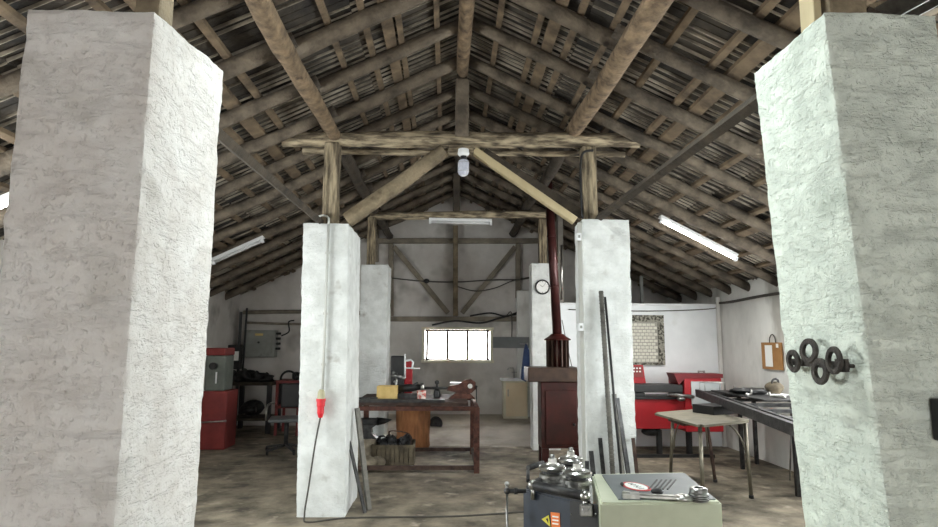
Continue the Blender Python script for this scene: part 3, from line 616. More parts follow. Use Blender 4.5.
m=MB(); m.tube([AY(405,378,8.05),AY(405,354,8.05)],.012,8); m.tube([AY(405,361,8.05),AY(411,360,8.05),AY(413,362,8.05),AY(412,369,8.05)],.012,8); m.build('pale_frame',whitem,t)
m=MB(); m.cyl(AY(406,368,8.04),AY(420,368.5,8.04),.007); m.build('lever',whitem,t)
# stump, basket, anvil, stones, coal
sp=AZ(415,446,0); sxx=(AY(396,430,sp.y).x+AY(430,430,sp.y).x)/2; sr=(AY(430,430,sp.y).x-AY(396,430,sp.y).x)/2
t=thing('wood_stump','large orange-brown tree stump standing under the work table','stump',(sxx,sp.y+sr-.25,0))
m=MB(); m.tube([(sxx,sp.y+sr-.25,z) for z in (0,.15,.35,.58)],[sr*1.03,sr*1.0,sr,sr*.98],28,wob=.12); m.build('trunk',stumpm,t)
m=MB(); m.lathe([(sr*.96,.58),(sr*.95,.6),(.02,.602)],(sxx,sp.y+sr-.25,0),28); m.build('cut_top',endm,t)
cp=AZ(392,468,0); bx0=AY(372,455,cp.y).x; bx1=AY(413,455,cp.y).x; bcx=(bx0+bx1)/2; bh=.27
t=thing('coal_basket','slatted wooden basket filled with coal on the floor','basket',(bcx,cp.y+.2,0))
for s_,(ax,ay,bx_,by) in enumerate(((bx0,cp.y,bx1,cp.y),(bx0,cp.y+.42,bx1,cp.y+.42),(bx0,cp.y,bx0,cp.y+.42),(bx1,cp.y,bx1,cp.y+.42))):
    m=MB(); n=9
    for k in range(n):
        x=ax+(bx_-ax)*(k+.5)/n; y=ay+(by-ay)*(k+.5)/n; dx=abs(bx_-ax)/n-.008; dy=abs(by-ay)/n-.008
        m.box((x,y,bh/2),(max(dx,.014),max(dy,.014),bh))
    m.build('side_wall',basketm,t)
m=MB(); m.box((bcx,cp.y-.012,bh-.02),(bx1-bx0+.03,.012,.03)); m.box((bcx,cp.y-.012,.04),(bx1-bx0+.03,.012,.03)); m.build('hoop',basketm,t)
m=MB(); m.box((bcx,cp.y+.21,.02),(bx1-bx0-.02,.4,.03)); m.build('bottom',basketm,t)
m=MB(); random.seed(4)
for k in range(46):
    m.lump((random.uniform(bx0+.06,bx1-.06),random.uniform(cp.y+.06,cp.y+.36),bh-.03+random.uniform(0,.09)),random.uniform(.035,.06),(1,1,.8),.5,sub=1,flat=True)
o=tag(m.build('coal',coalm),'loose black coal heaped in the slatted basket','coal',kind='stuff')
wire('wire_scrap',[(bx0+.2,cp.y+.05,bh+.1),(bx0+.22,cp.y+.02,bh+.16),(bx1-.05,cp.y+.04,bh+.12),(bx1-.03,cp.y+.04,bh-.02)],.008,rustd,'bent rusty wire frame stuck in the coal basket','wire')
# dark wheel leaning under the table
wp=AZ(436,430,.06); t=thing('wheel','small black wheel leaning behind the stump under the work table','wheel',wp)
m=MB(); m.torus(wp+V((0,0,.11)),.085,.03,axis=(.35,1,.1)); m.build('tyre',blackm,t); m=MB(); m.cyl(wp+V((-.007,-.02,.108)),wp+V((.007,.02,.112)),.06,seg=20); m.build('hub',dsteel,t)
# anvil on block
ap=AZ(372,470,0); ay=ap.y+.05; ax=AY(367,440,ay).x
m=MB(); m.log((ax-.05,ay+.2,0),(ax-.05,ay+.2,.33),.15,.14,seg=20,n=4,wob=.1); tag(m.build('anvil_block',stonem),'pale round block carrying the anvil beside the leaning bars','block')
t=thing('anvil','dark anvil with pointed horn standing on a block','anvil',(ax,ay+.2,.33))
m=MB(); m.prism([(ax-.14,ay+.12,.33),(ax+.1,ay+.12,.33),(ax+.04,ay+.12,.39),(ax+.03,ay+.12,.45),(ax+.1,ay+.12,.50),(ax-.14,ay+.12,.50),(ax-.09,ay+.12,.45),(ax-.09,ay+.12,.39)],(0,.14,0)); m.box((ax-.05,ay+.19,.53),(.3,.16,.07),bev=.008); m.build('body',dsteel,t)
m=MB(); m.tube([(ax+.09,ay+.19,.53),(ax+.18,ay+.19,.535),(ax+.27,ay+.19,.55)],[.05,.035,.006],14); m.build('horn',dsteel,t)
for i,(dx,dy,r,lab) in enumerate(((.02,-.1,.1,'rounded pale stone lying against the anvil block'),(.12,.02,.08,'smaller rounded stone between anvil block and coal basket'))):
    m=MB(); m.lump((ax+dx,ay+dy,r*.85),r,(1.2,1,.9),.25,sub=3); tag(m.build('stone',stonem),lab,'stone')
# ---------------------------------------------------------------- roller bending machine
MZ=.90
bl=AZ(592,474,MZ); brr=AZ(684,472,MZ); frr=AZ(722,502,MZ); fll=AZ(600,503,MZ)
t=thing('bending_machine','green-grey pipe bending machine with three steel rollers','machine',((bl.x+brr.x)/2,2.6,0))
m=MB(); c4=[V((fll.x,fll.y,0)),V((frr.x,frr.y,0)),V((brr.x,brr.y,0)),V((bl.x,bl.y,0))]; m.prism(c4,(0,0,MZ))
bmesh.ops.bevel(m.b,geom=m.b.edges[:],offset=.008,segments=2,affect='EDGES'); m.build('body',machm,t)
def lerp4(u,v,z=MZ): return ((fll*(1-u)+frr*u)*(1-v)+(bl*(1-u)+brr*u)*v)+V((0,0,z-MZ))
m=MB(); m.prism([lerp4(*q) for q in ((.16,.08),(.97,.06),(.98,.93),(.10,.93))],(0,0,.004)); pan=m.build('cover_plate',panelm,t)
def onpx(x,y,z=MZ+.005): return AZ(x,y,z)
# oval label with ring
c=onpx(636,486.5); ux=(onpx(645,490.5)-onpx(626,482))/2*.86; 
def oval(c,ux,k,n=28,asp=.62):
    w=V((-ux.y,ux.x,0))*asp; return [c+ux*k*math.cos(2*PI*i/n)+w*k*math.sin(2*PI*i/n) for i in range(n)]
ux.z=0
m=MB(); m.prism(oval(c,ux,1.25),(0,0,.0012)); lb=m.build('oval_label',labelred,pan)
m=MB(); m.prism(oval(c+V((0,0,.0012)),ux,.98),(0,0,.001)); m.build('label_face',paperm,lb)
m=MB(); un=ux.normalized(); wn_=V((-un.y,un.x,0))
for k in range(5):
    q=c+V((0,0,.0024))+un*(.022*(k-2))*1.0; m.bar(q-wn_*.012,q+wn_*.012,.005,.001,roll=0)
    if k%2: m.bar(q-wn_*.012,q+wn_*.0-un*.012,.005,.001)
m.build('label_lettering',dsteel,lb)
for k in range(5):
    a_=onpx(649+4.6*k,489.3); b_=onpx(657+4.7*k,479.8); m=MB(); m.bar(a_,b_,.006,.004); m.build('vent_slot',blackm,pan)
m=MB(); m.lump(onpx(657,491.5,MZ+.02),.017,(1.6,.9,.7),.2,sub=2); m.cyl(onpx(655,491,MZ+.005),onpx(655,491,MZ+.02),.01); m.build('lid_knob',blackm,t)
m=MB(); m.sphere(onpx(622,484,MZ+.012),.008); m.build('button',blackm,t)
# dark blue roller head
hb=AZ(560,470,.86); 
HZ=.865
q=[AZ(523,489,HZ),AZ(600,500,HZ),AZ(595,470,HZ),AZ(538,466,HZ)]
q=[V((q[0].x,q[0].y,0)),V((fll.x+.0,q[1].y-.10,0)),V((fll.x+.02,2.9,0)),V((.42,2.92,0))]
m=MB(); m.prism([p_+V((0,0,.25)) for p_ in q],(0,0,HZ-.25)); bmesh.ops.bevel(m.b,geom=m.b.edges[:],offset=.006,segments=2,affect='EDGES'); m.build('roller_head',bluem,t)
m=MB(); qq=[(p_+V((0,0,HZ))) for p_ in q]; cen=sum(qq,V())/4; m.prism([cen+(p_-cen)*.9 for p_ in qq],(0,0,.012)); m.build('head_plate',dsteel,t)
def roller(px_,py_,s=1.):
    c=AZ(px_,py_,HZ+.06); c.z=HZ+.012
    m=MB(); m.lathe([(.050*s,0),(.050*s,.012),(.062*s,.016),(.062*s,.032),(.050*s,.037),(.046*s,.044),(.062*s,.050),(.064*s,.062),(.054*s,.070),(.032*s,.074),(.030*s,.080)],c,32); r_=m.build('roller',chrome,t)
    m=MB(); m.lathe([(.020*s,.080),(.020*s,.100),(.012*s,.104)],c,6); m.build('nut',chrome,r_)
    m=MB(); m.lathe([(.012*s,.10),(.012*s,.114),(.008*s,.117)],c,12); m.build('spindle_end',steel,r_)
    m=MB(); m.torus(c+V((0,0,.041)),.047*s,.005,seg=28); m.build('groove_ring',dsteel,r_)
roller(552.5,470,.98); roller(571,462,.95); roller(577.5,475.5,1.0)
# handle bar in front of the rollers
a_=AZ(533,485,HZ+.03); b_=AZ(585,496,HZ+.03)
m=MB(); m.cyl(a_,b_,.019,seg=16); m.build('guide_bar',dsteel,t)
for e in (a_,b_): m=MB(); m.sphere(e,.022); m.cyl(e,e-V((0,0,.06)),.010); m.build('bar_end',chrome,t)
m=MB(); e=AY(586,510,b_.y-.03); m.box(e,(.05,.02,.045),bev=.004); m.cyl(e+V((-.012,-.015,0)),e+V((-.012,-.01,0)),.008); m.cyl(e+V((.012,-.015,0)),e+V((.012,-.01,0)),.008); m.build('bracket',steel,t)
# lever with ball
a_=AZ(526,491,HZ+.0); b_=AY(507,491,a_.y+.0); m=MB(); m.cyl(a_,b_,.009); m.cyl(a_.lerp(b_,.45),a_.lerp(b_,.62),.014); m.sphere(b_,.014); m.build('side_lever',dsteel,t)
m=MB(); m.cyl(b_,b_-V((0,0,.35)),.005); m.cyl(b_,b_+V((0,0,.03)),.006); m.sphere(b_+V((0,0,.03)),.011); m.build('lever_rod',steel,t)
a_=AZ(531,466,HZ+.05); m=MB(); m.cyl(AZ(528,481,HZ+.02),AZ(528,471,HZ+.04),.008); m.cyl(AZ(528,468,HZ+.05),AZ(543,463,HZ+.06),.013); m.build('rear_lever',dsteel,t)
def face_pt(u,z): a=q[0];b=q[1]; n=V((b.y-a.y,-(b.x-a.x),0)).normalized(); p=a.lerp(b,u); return V((p.x,p.y,z))+n*.002
n_=V((q[1].y-q[0].y,-(q[1].x-q[0].x),0)).normalized()*.0015
def upx(x,y):   # photo point on the head's front face
    d=ray(x,y); a=q[0]; b=q[1]; nn=V((b.y-a.y,-(b.x-a.x),0)); k=(a-V((0,0,CH))); k.z=0; dd_=V((d.x,d.y,0)); s_=k.dot(nn)/dd_.dot(nn); return V((0,0,CH))+d*s_
m=MB(); m.prism([upx(570,500.5)+n_*.3,upx(598,504.5)+n_*.3,upx(598,504.5)+n_*.3-V((0,0,.3)),upx(570,500.5)+n_*.3-V((0,0,.3))],n_*.6); bp_=m.build('front_plate',blackm,t)
for bx_2,by_2 in ((571.5,514),(596,514)): m=MB(); m.sphere(upx(bx_2,by_2)+n_,.004); m.build('bolt',steel,bp_)
m=MB(); m.prism([upx(542,519)+n_,upx(549,515)+n_,upx(551,527)+n_],n_); o=m.build('warning_triangle',yellow,t)
m=MB(); m.prism([upx(546.5,518.5)+n_*2.2,upx(548.5,518)+n_*2.2,upx(548.8,523)+n_*2.2],n_); m.build('triangle_symbol',blackm,o)
m=MB(); m.prism([upx(551,512)+n_,upx(560,513)+n_,upx(560.5,530)+n_,upx(552,530)+n_],n_); o=m.build('warning_sticker',orange,t)
m=MB()
for yy in (515.5,519,522.5): m.prism([upx(553,yy)+n_*2.2,upx(559,yy+.8)+n_*2.2,upx(559,yy+2.2)+n_*2.2,upx(553,yy+1.4)+n_*2.2],n_)
m.build('sticker_lettering',(paperm),o)
# wrench and socket on the machine
t=thing('wrench','long chrome combination wrench lying on the machine front edge','wrench',onpx(660,497,MZ+.002))
A=AZ(638,495.5,MZ+.012); B=AZ(684,498,MZ+.012); m=MB(); m.bar(A,B,.030,.015,bev=.004); m.build('shank',chrome,t)
m=MB(); m.torus(B,.026,.010,seg=24,sq=1); m.build('ring_end',chrome,t)
m=MB(); dv=(A-B).normalized(); w_=V((-dv.y,dv.x,0)); m.box(A+dv*.012,(.034,.05,.016),math.atan2(dv.y,dv.x)); m.bar(A+dv*.02+w_*.014,A+dv*.06+w_*.024,.018,.015); m.bar(A+dv*.02-w_*.014,A+dv*.055-w_*.03,.018,.015); m.build('open_jaw',chrome,t)
c=AZ(699,501,MZ+.001); t=thing('threaded_bushing','round steel bushing standing on the machine corner','bushing',c)
m=MB(); m.lathe([(.034,0),(.036,.006),(.036,.03),(.033,.034),(.033,.046),(.028,.05),(.018,.05),(.018,.03)],c,28); m.build('body',steel,t)
m=MB()
for z in (.008,.015,.022): m.torus(c+V((0,0,z)),.036,.002,seg=28,m=6)
m.build('thread_ring',dsteel,t)
# ---------------------------------------------------------------- small table
tabz=.75
co=[V((2.33,5.62,0)),V((3.02,6.0,0)),V((2.93,7.05,0)),V((2.24,6.66,0))]
t=thing('side_table','small square table with pale worn top and chrome tube legs','table',(2.62,6.35,0))
m=MB(); m.prism([p+V((0,0,tabz-.022)) for p in co],(0,0,.022)); bmesh.ops.bevel(m.b,geom=[e for e in m.b.edges if abs(e.verts[0].co.z-e.verts[1].co.z)>.01],offset=.06,segments=4,affect='EDGES'); m.build('table_top',plyw,t)
ctr=sum(co,V())/4; legs=[]
for p in co:
    k=ctr+(p-ctr)*.86; f=ctr+(p-ctr)*.90; i4=len(legs)
    if i4==3: f=V((2.50,6.90,0)); k=V((2.49,6.72,0))
    if i4==2: f=V((2.93,6.72,0)); k=V((2.86,6.72,0))
    legs.append((k,f)); m=MB(); m.cyl(V((f.x,f.y,0)),V((k.x,k.y,tabz-.02)),.0185,seg=14); l=m.build('leg',dullb if len(legs)!=3 else rustd,t)
    m=MB(); m.cyl(V((f.x,f.y,0)),V((f.x,f.y,.03)),.023,seg=12); m.build('rubber_foot',blackm,l)
for i in range(4):
    k=legs[i][0]; g=ctr+(k-ctr)*.35; m=MB(); pts=[]
    for s_ in range(9):
        a=s_/8*PI/2; pts.append(V((0,0,0))+V((k.x,k.y,0)).lerp(V((g.x,g.y,0)),1-math.cos(a) if False else math.sin(a)*0+ (1-math.cos(a)))+V((0,0,.36+(tabz-.02-.36)*math.sin(a))))
    m.tube(pts,.009,8); m.build('curved_brace',dullb,t)
m=MB(); m.prism([V((ctr.x-.3,ctr.y-.3,tabz-.06)),V((ctr.x+.3,ctr.y-.1,tabz-.06)),V((ctr.x+.25,ctr.y+.3,tabz-.06)),V((ctr.x-.3,ctr.y+.1,tabz-.06))],(0,0,.036)); m.build('under_frame',rustd,t)
a=AZ(698,414,tabz)
m=MB(); m.box((2.92,6.62,tabz+.045),(.36,.3,.09),.4,bev=.006); tag(m.build('steel_block',blackm),'dark steel block lying on the small table under the long frame','block')
# ---------------------------------------------------------------- long welding frame table
t=thing('welding_table','long dark steel frame table beside the wall','table',(3.45,6.1,0)); wzz=.87
def hb_(a,b,w=.05,h=.07,name='frame_rail',mt=dsteel): m=MB(); m.bar(a,b,h,w); return m.build(name,mt,t)
FA,FB,FC,FD=V((3.22,7.8,wzz)),V((2.56,4.4,wzz)),V((3.85,4.4,wzz)),V((3.95,7.8,wzz))
hb_(FA,FB,.09,.05); hb_(FB,FC); hb_(FC,FD); hb_(FD,FA)
FBs=FB+V((.16,0,0)); hb_(FA+V((.14,-.05,0)),FBs,.04,.04)
for k in range(6):
    u=(k+.5)/6; hb_(FA.lerp(FB,u)-V((0,0,.01)),FD.lerp(FC,u)-V((0,0,.01)),.035,.035,'cross_bar')
m=MB(); m.box((3.62,6.95,wzz+.045),(.62,1.3,.012)); m.build('steel_sheet',dsteel,t)
for p in (FA+V((.35,-.4,0)),FB+V((.62,.1,0)),FC-V((.05,-.1,0)),FD-V((.05,.1,0)),FA.lerp(FB,.5)+V((.6,0,0))):
    m=MB(); m.bar(V((p.x,p.y,0)),p,.04,.04); m.build('leg',dsteel,t)
for k in range(4):
    y=5.2+.5*k; m=MB(); m.cyl((3.75,y,.02),(3.85,y+.05,wzz-.03),.008); m.build('thin_strut',steel,t)
# clutter on it
m=MB(); m.lump((3.5,7.05,wzz+.085),.2,(1.0,.8,.18),.5,fr=1.6,sub=3); tag(m.build('cloth',blackm),'crumpled black cloth lying on the welding table','cloth')
c=V((3.80,7.0,wzz+.05)); t2=thing('welding_helmet','small round brown welding helmet resting on the table by the wall','helmet',c)
m=MB(); m.lump(c+V((0,0,.07)),.10,(1,.9,.8),.15,sub=3); m.build('shell',basketm,t2); m=MB(); m.torus(c+V((0,-.03,.14)),.04,.012,axis=(0,1,.2)); m.build('handle',dsteel,t2)
m=MB(); m.box((3.78,6.98,wzz+.056),(.24,.26,.006)); tag(m.build('paper_sheet',paperm),'white sheet of paper under the round brown helmet','paper')
t2=thing('wire_rack','thin wire rack standing on the end of the welding table','rack',(3.42,7.45,wzz+.05))
a,b=AY(705,391,7.45),AY(725,385,7.45); zb=wzz+.05
m=MB(); m.tube([(a.x,7.45,zb),(a.x,7.45,zb+.1),(b.x,7.45,zb+.1),(b.x,7.45,zb)],.005,6); m.build('wire_loop',chrome,t2); m=MB(); m.tube([(a.x,7.6,zb),(a.x,7.6,zb+.1),(b.x,7.6,zb+.1),(b.x,7.6,zb)],.005,6); m.build('wire_loop',chrome,t2)
m=MB(); m.cyl((a.x,7.45,zb+.1),(a.x,7.6,zb+.1),.004); m.cyl((b.x,7.45,zb+.1),(b.x,7.6,zb+.1),.004); m.build('cross_wire',chrome,t2)
random.seed(3)
for i,(x,y,lab,cat) in enumerate(((3.5,7.1,'bright steel clamp lying in front of the wire rack','clamp'),(3.62,7.5,'bright steel clamp lying between wire rack and side wall','clamp'),(3.40,6.8,'white tube offcut lying on the steel sheet','offcut'),(3.55,6.5,'crooked bright fitting next to the black cloth','fitting'))):
    m=MB(); zz=wzz+.065; a=random.uniform(0,3); d_=V((math.cos(a),math.sin(a),0))*.07
    m.bar(V((x,y,zz))-d_,V((x,y,zz))+d_,.02,.02,bev=.003); m.cyl(V((x,y,zz))+d_,V((x,y,zz))+d_+V((0,0,.05)),.01); m.lump(V((x,y,zz))-d_,.022,sub=2)
    tag(m.build('clamp' if cat=='clamp' else 'metal_'+cat,chrome),lab,cat)
# ---------------------------------------------------------------- red sheet metal machine
YM=8.25; t=thing('shearing_machine','bright red sheet metal machine in front of white partition','machine',(AY(680,430,YM).x,YM+.3,0))
def RB(x0,y0,x1,y1,dep,name,mt,Y=YM,par=None,bev=.008):
    a=AY(x0,y0,Y);b=AY(x1,y1,Y); m=MB(); m.box(((a.x+b.x)/2,Y+dep/2,(a.z+b.z)/2),(abs(b.x-a.x),dep,abs(a.z-b.z)),bev=bev); return m.build(name,mt,par or t)
RB(628,399,690,429,.45,'lower_body',redm)
RB(628,384.5,683,392.5,.3,'roller_beam',blackm,YM-.02)
RB(628,397,684,399.5,.48,'front_edge',blackm,YM-.03,bev=.003)
RB(684,378,724,432,.6,'side_cabinet',redm,YM-.03)
cb=RB(691,381.5,722.5,406,.02,'cabinet_panel',panelg,YM-.045)
m=MB(); a=AY(674,373,YM+.1);b=AY(723,383,YM+.1); m.prism([AY(674,373.5,YM-.04),AY(723,374,YM-.04),AY(723,378,YM-.04),AY(685,378.5,YM-.04),AY(679,385,YM-.04)],(0,.3,0)); m.build('top_tray',redk,t)
m=MB(); c=AY(702,372,YM+.2); m.cyl(c+V((-.05,0,-.03)),c+V((-.05,0,.02)),.012); m.cyl(c+V((.03,0,-.03)),c+V((.03,0,.02)),.012); m.cyl(c+V((-.05,0,.01)),c+V((.03,0,.01)),.01); m.build('catch',chrome,t)
RB(628,392.5,645,397,.2,'left_bearing',blackm)
RB(674,392.5,683,397,.2,'right_bearing',blackm)
m=MB(); a=AY(668,394,YM-.06);b=AY(694,397,YM-.06); m.cyl(a,b,.025); m.sphere(AY(681,399,YM-.1),.04,(1.4,1,.8)); m.build('crank',steel,t)
m=MB(); m.bar(AY(632,384,YM+.3),AY(632,365,YM+.3),.02,.02); m.build('sign_stem',redm,t)
m=MB(); m.prism([AY(628,365,YM+.28),AY(643,365,YM+.28),AY(646,384,YM+.28),AY(628,384,YM+.28)],(0,.02,0)); sg_=m.build('sign_plate',redm,t)
m=MB(); m.prism([AY(628,366,YM+.27),AY(642,366,YM+.27),AY(643.5,377,YM+.27),AY(628,377,YM+.27)],(0,.008,0)); m.build('sign_face',redd,sg_)
m=MB()
for r_ in range(2):
    for k in range(4): a=AY(631+3*k,368.3+3.2*r_,YM+.265); m.box(a,(.024,.004,.02))
m.build('sign_lettering',paperm,sg_)
for x in (632,660,690): m=MB(); a=AY(x,430,YM+.05); m.box((a.x,YM+.1,a.z/2),(.05,.1,a.z)); m.build('leg',blackm,t)
m=MB(); a=AY(628,446,YM-.05);b=AY(712,446,YM-.05); m.bar((a.x,YM-.1,.02),(b.x,YM-.1,.02),.06,.04); m.build('floor_rail',blackm,t)
m=MB(); a=AY(652,430,YM+.1); m.sphere((a.x,YM+.12,a.z-.02),.09,(1.6,.8,.7)); m.build('motor',dsteel,t)
# woven panel on the partition
a,b=AY(624,315,PYY-.02),AY(665,365,PYY-.02)
t=thing('woven_panel','woven pale panel with mottled dark frame on white partition','panel',((a.x+b.x)/2,PYY-.03,b.z))
m=MB(); m.box(((a.x+b.x)/2,PYY-.01,(a.z+b.z)/2),(b.x-a.x,.018,a.z-b.z)); m.build('backing',weave2,t)
m=MB(); i0,i1=a.x+.04,b.x-.10; j1,j0=a.z-.12,b.z+.04; nx_,nz_=7,12
for i in range(nx_):
    for j in range(nz_):
        if (i+j)%1==0:
            x=i0+(i1-i0)*(i+.5+(.5 if j%2 else 0))/nx_; z=j0+(j1-j0)*(j+.5)/nz_
            if x<i1-.01: m.box((x,PYY-.024,z),((i1-i0)/nx_*.86,.012,(j1-j0)/nz_*.78),bev=.003)
m.build('weave',weave1,t)
m=MB(); m.box(((a.x+b.x)/2,PYY-.03,a.z-.05),(b.x-a.x,.02,.10)); m.box((b.x-.045,PYY-.031,(a.z+b.z)/2-.045),(.09,.02,a.z-b.z-.13)); m.box(((a.x+b.x)/2,PYY-.03,b.z+.015),(b.x-a.x,.02,.035)); m.build('mottled_frame',camo,t)
# clipboard on the side wall
c=V((XR-.02,7.56,0)); z0,z1=AY(772,370,7.5).z,1.52
d=ray(772,356); c=V((0,0,CH))+d*((XR-.02)/d.x)
t=thing('clipboard','brown clipboard with white paper hanging on side wall','clipboard',c+V((0,0,-.17)))
m=MB(); m.box(c,(.012,.48,.34)); m.build('board',boardm,t)
m=MB(); m.box(c+V((-.009,.06,-.0)),(.004,.17,.27)); m.build('paper',paperm,t)
m=MB(); m.box(c+V((-.009,-.15,.13)),(.004,.05,.05)); m.build('note',paperm,t)
m=MB(); pts=[c+V((-.01,.06*math.cos(a)*1.2-.05,.17+.1*math.sin(a))) for a in [PI*k/10 for k in range(11)]]; m.tube(pts,.007,8); m.build('hanging_loop',cord,t)
# ---------------------------------------------------------------- rings on the near pillar
XRg=1.25
def on(x,y,X=XRg-.03): d=ray(x,y); return V((0,0,CH))+d*(X/d.x)
t=thing('bar_rack','short toothed iron bar fixed to the inner face of nearest pillar','bar',on(822,364))
A,B=on(788,361.5,XRg-.014),on(848,366,XRg-.014); m=MB(); m.bar(A,B,.014,.024,bev=.002); m.build('bar',ring,t)
m=MB()
for x in (838,842,846): p=on(x,365.5,XRg-.03); m.bar(p-V((0,0,.02)),p+V((0,0,.02)),.012,.012)
m.build('teeth',ring,t)
m=MB(); m.cyl(A+V((.03,0,0)),A,.006); m.build('fixing_pin',ring,t); m=MB(); m.cyl(B+V((.02,-.0,0)),B,.006); m.build('fixing_pin',ring,t)
for (x,y,ro,ri,dx),lab in zip(((795,361,.040,.022,.004),(810.5,351,.042,.024,.0),(822,371.5,.043,.023,-.006),(836,360.5,.044,.027,-.006)),
    ('iron ring hanging at the end of bar nearest the clipboard','topmost iron ring hanging on the pillar bar','lowest iron ring hanging on the pillar bar','iron ring hanging nearest the toothed bar end')):
    p=on(x,y,XRg-.035+dx); m=MB(); 
    prof=[]; 
    m.lathe([(ri,0),(ro-.003,0),(ro,.003),(ro,.009),(ro-.003,.012),(ri,.012)],p,32,axis=(-1,random.uniform(-.12,.12),random.uniform(-.1,.1)))
    # open the middle: drop the two end caps
    caps=[f for f in m.b.faces if len(f.verts)==32]; bmesh.ops.delete(m.b,geom=caps,context='FACES_ONLY')
    lv=[v for v in m.b.verts]; a_=lv[:32]; b_=lv[-32:]
    for k in range(32): f=m.b.faces.new((a_[k],b_[k],b_[(k+1)%32],a_[(k+1)%32]))
    tag(m.build('iron_ring',ring),lab,'ring','iron rings on the near pillar')
p=AY(940,420,1.74); t=thing('socket_box','dark box fixed on the shaded front of ring pillar, cut by picture edge','box',p)
m=MB(); m.box(p+V((.02,.0,0)),(.055,.05,.12),bev=.005); m.build('housing',blackm,t); m=MB(); m.box(p+V((.02,-.03,0)),(.045,.012,.09),bev=.003); m.build('cover',dsteel,t)
# ---------------------------------------------------------------- dark left corner
# tall red and green machine
YD=8.75; c=AY(216,447,YD)
t=thing('pillar_drill','tall drilling machine with red top and red base next to nearest pillar','machine',(c.x,YD+.2,0))
def LB(x0,y0,x1,y1,dep,name,mt,Y=YD,bev=.015): a=AY(x0,y0,Y);b=AY(x1,y1,Y); m=MB(); m.box(((a.x+b.x)/2,Y+dep/2,(a.z+b.z)/2),(abs(b.x-a.x),dep,abs(a.z-b.z)),bev=bev); return m.build(name,mt,t)
zb=AY(216,391,YD).z
a=AY(203,391,YD);b=AY(228,391,YD); m=MB(); m.box(((a.x+b.x)/2,YD+.2,zb/2),(b.x-a.x,.45,zb),bev=.015); m.build('base_cabinet',redd,t)
LB(204,348,225,355.5,.4,'top_cover',redd,YD); LB(206,355.5,224,391,.34,'head',grnm,YD+.03)
m=MB(); p=AY(214,366,YD); m.cyl(p,p+V((0,-.06,0)),.05); m.build('dial',blackm,t)
m=MB(); p=AY(217,372,YD); m.bar(p+V((0,-.02,0)),p+V((0,-.02,-.16)),.02,.01); m.build('scale',whitem,t)
m=MB(); m.cyl(AY(200,422.5,YD-.12),AY(225.5,421,YD-.12),.011); m.cyl(AY(212,422,YD-.12),AY(212,422,YD),.01); m.sphere(AY(225.5,421,YD-.12),.016); m.build('lever',chrome,t)
# electrical box
a,b=AY(244,330,YB-.2),AY(274,357.5,YB-.2)
t=thing('electrical_box','grey electrical cabinet fixed high on the back wall','cabinet',((a.x+b.x)/2,YB-.1,b.z))
m=MB(); m.box(((a.x+b.x)/2,YB-.1,(a.z+b.z)/2),(b.x-a.x,.2,a.z-b.z),bev=.008); m.build('body',greym,t)
m=MB(); m.box(((a.x+b.x)/2,YB-.208,(a.z+b.z)/2),(b.x-a.x-.03,.018,a.z-b.z-.03),bev=.004); d=m.build('door',greym,t)
m=MB(); m.box(((a.x+b.x)/2-.0,YB-.22,a.z-.08),(.14,.004,.04)); m.build('nameplate',boxy,d)
m=MB(); m.cyl(((a.x+b.x)/2,YB-.217,a.z-.22),((a.x+b.x)/2,YB-.235,a.z-.22),.02); m.build('lock',dsteel,d)
for k in range(4):
    m=MB(); m.cyl((b.x,YB-.12,a.z-.06-.09*k),(b.x+.08,YB-.12,a.z-.06-.09*k),.022); m.build('cable_gland',dsteel,t)
wire('cable',[(b.x+.09,YB-.12,a.z-.1),(b.x+.22,YB-.1,a.z-.02),(b.x+.2,YB-.08,a.z+.15),(b.x+.3,YB-.08,a.z+.18)],.014,blackm,'black cable curling up from the side of the electrical cabinet')
# bench with black scrap
zb=AY(248,382,YB-.6).z; 
t=thing('dark_bench','dark bench with shelf standing below the electrical cabinet','bench',(AY(248,400,10.4).x,10.5,0))
a=AY(226,384,10.2);b=AY(272,384,10.2)
m=MB(); m.box(((a.x+b.x)/2,10.55,a.z),(b.x-a.x,.7,.05)); m.build('bench_top',darklog,t)
for x in (a.x+.05,b.x-.05):
    for y in (10.25,10.85): m=MB(); m.box((x,y,a.z/2),(.07,.07,a.z)); m.build('leg',blackm,t)
m=MB(); m.box(((a.x+b.x)/2,10.55,.22),(b.x-a.x-.1,.6,.04)); m.build('shelf',darklog,t)
random.seed(8)
zt_=a.z+.025
for i,(px_,r_,lab) in enumerate(((232,.13,'black machine part heaped at the drill end of the dark bench'),(243,.15,'black lumpy machine part in the middle of dark bench'),(255,.12,'black machine part below the cabinet lock on the dark bench'),(265,.10,'small black machine part at the chair end of dark bench'))):
    x=AY(px_,380,10.4).x; m=MB(); m.lump((x,10.45,zt_+r_*.55),r_,(1.2,.9,.7),.6,fr=1.5,sub=3); m.cyl((x-.05,10.4,zt_+.05),(x+.05,10.35,zt_+r_*1.4),.03); tag(m.build('machine_part',blackm),lab,'machine part')
x=AY(249,438,10.4).x
m=MB(); m.lump((x,10.5,.24+.15),.14,(1.3,1,1),.3,sub=3); m.cyl((x-.1,10.3,.36),(x+.12,10.3,.38),.05); tag(m.build('motor',dsteel),'dark motor lying on the lower shelf of the bench','motor')
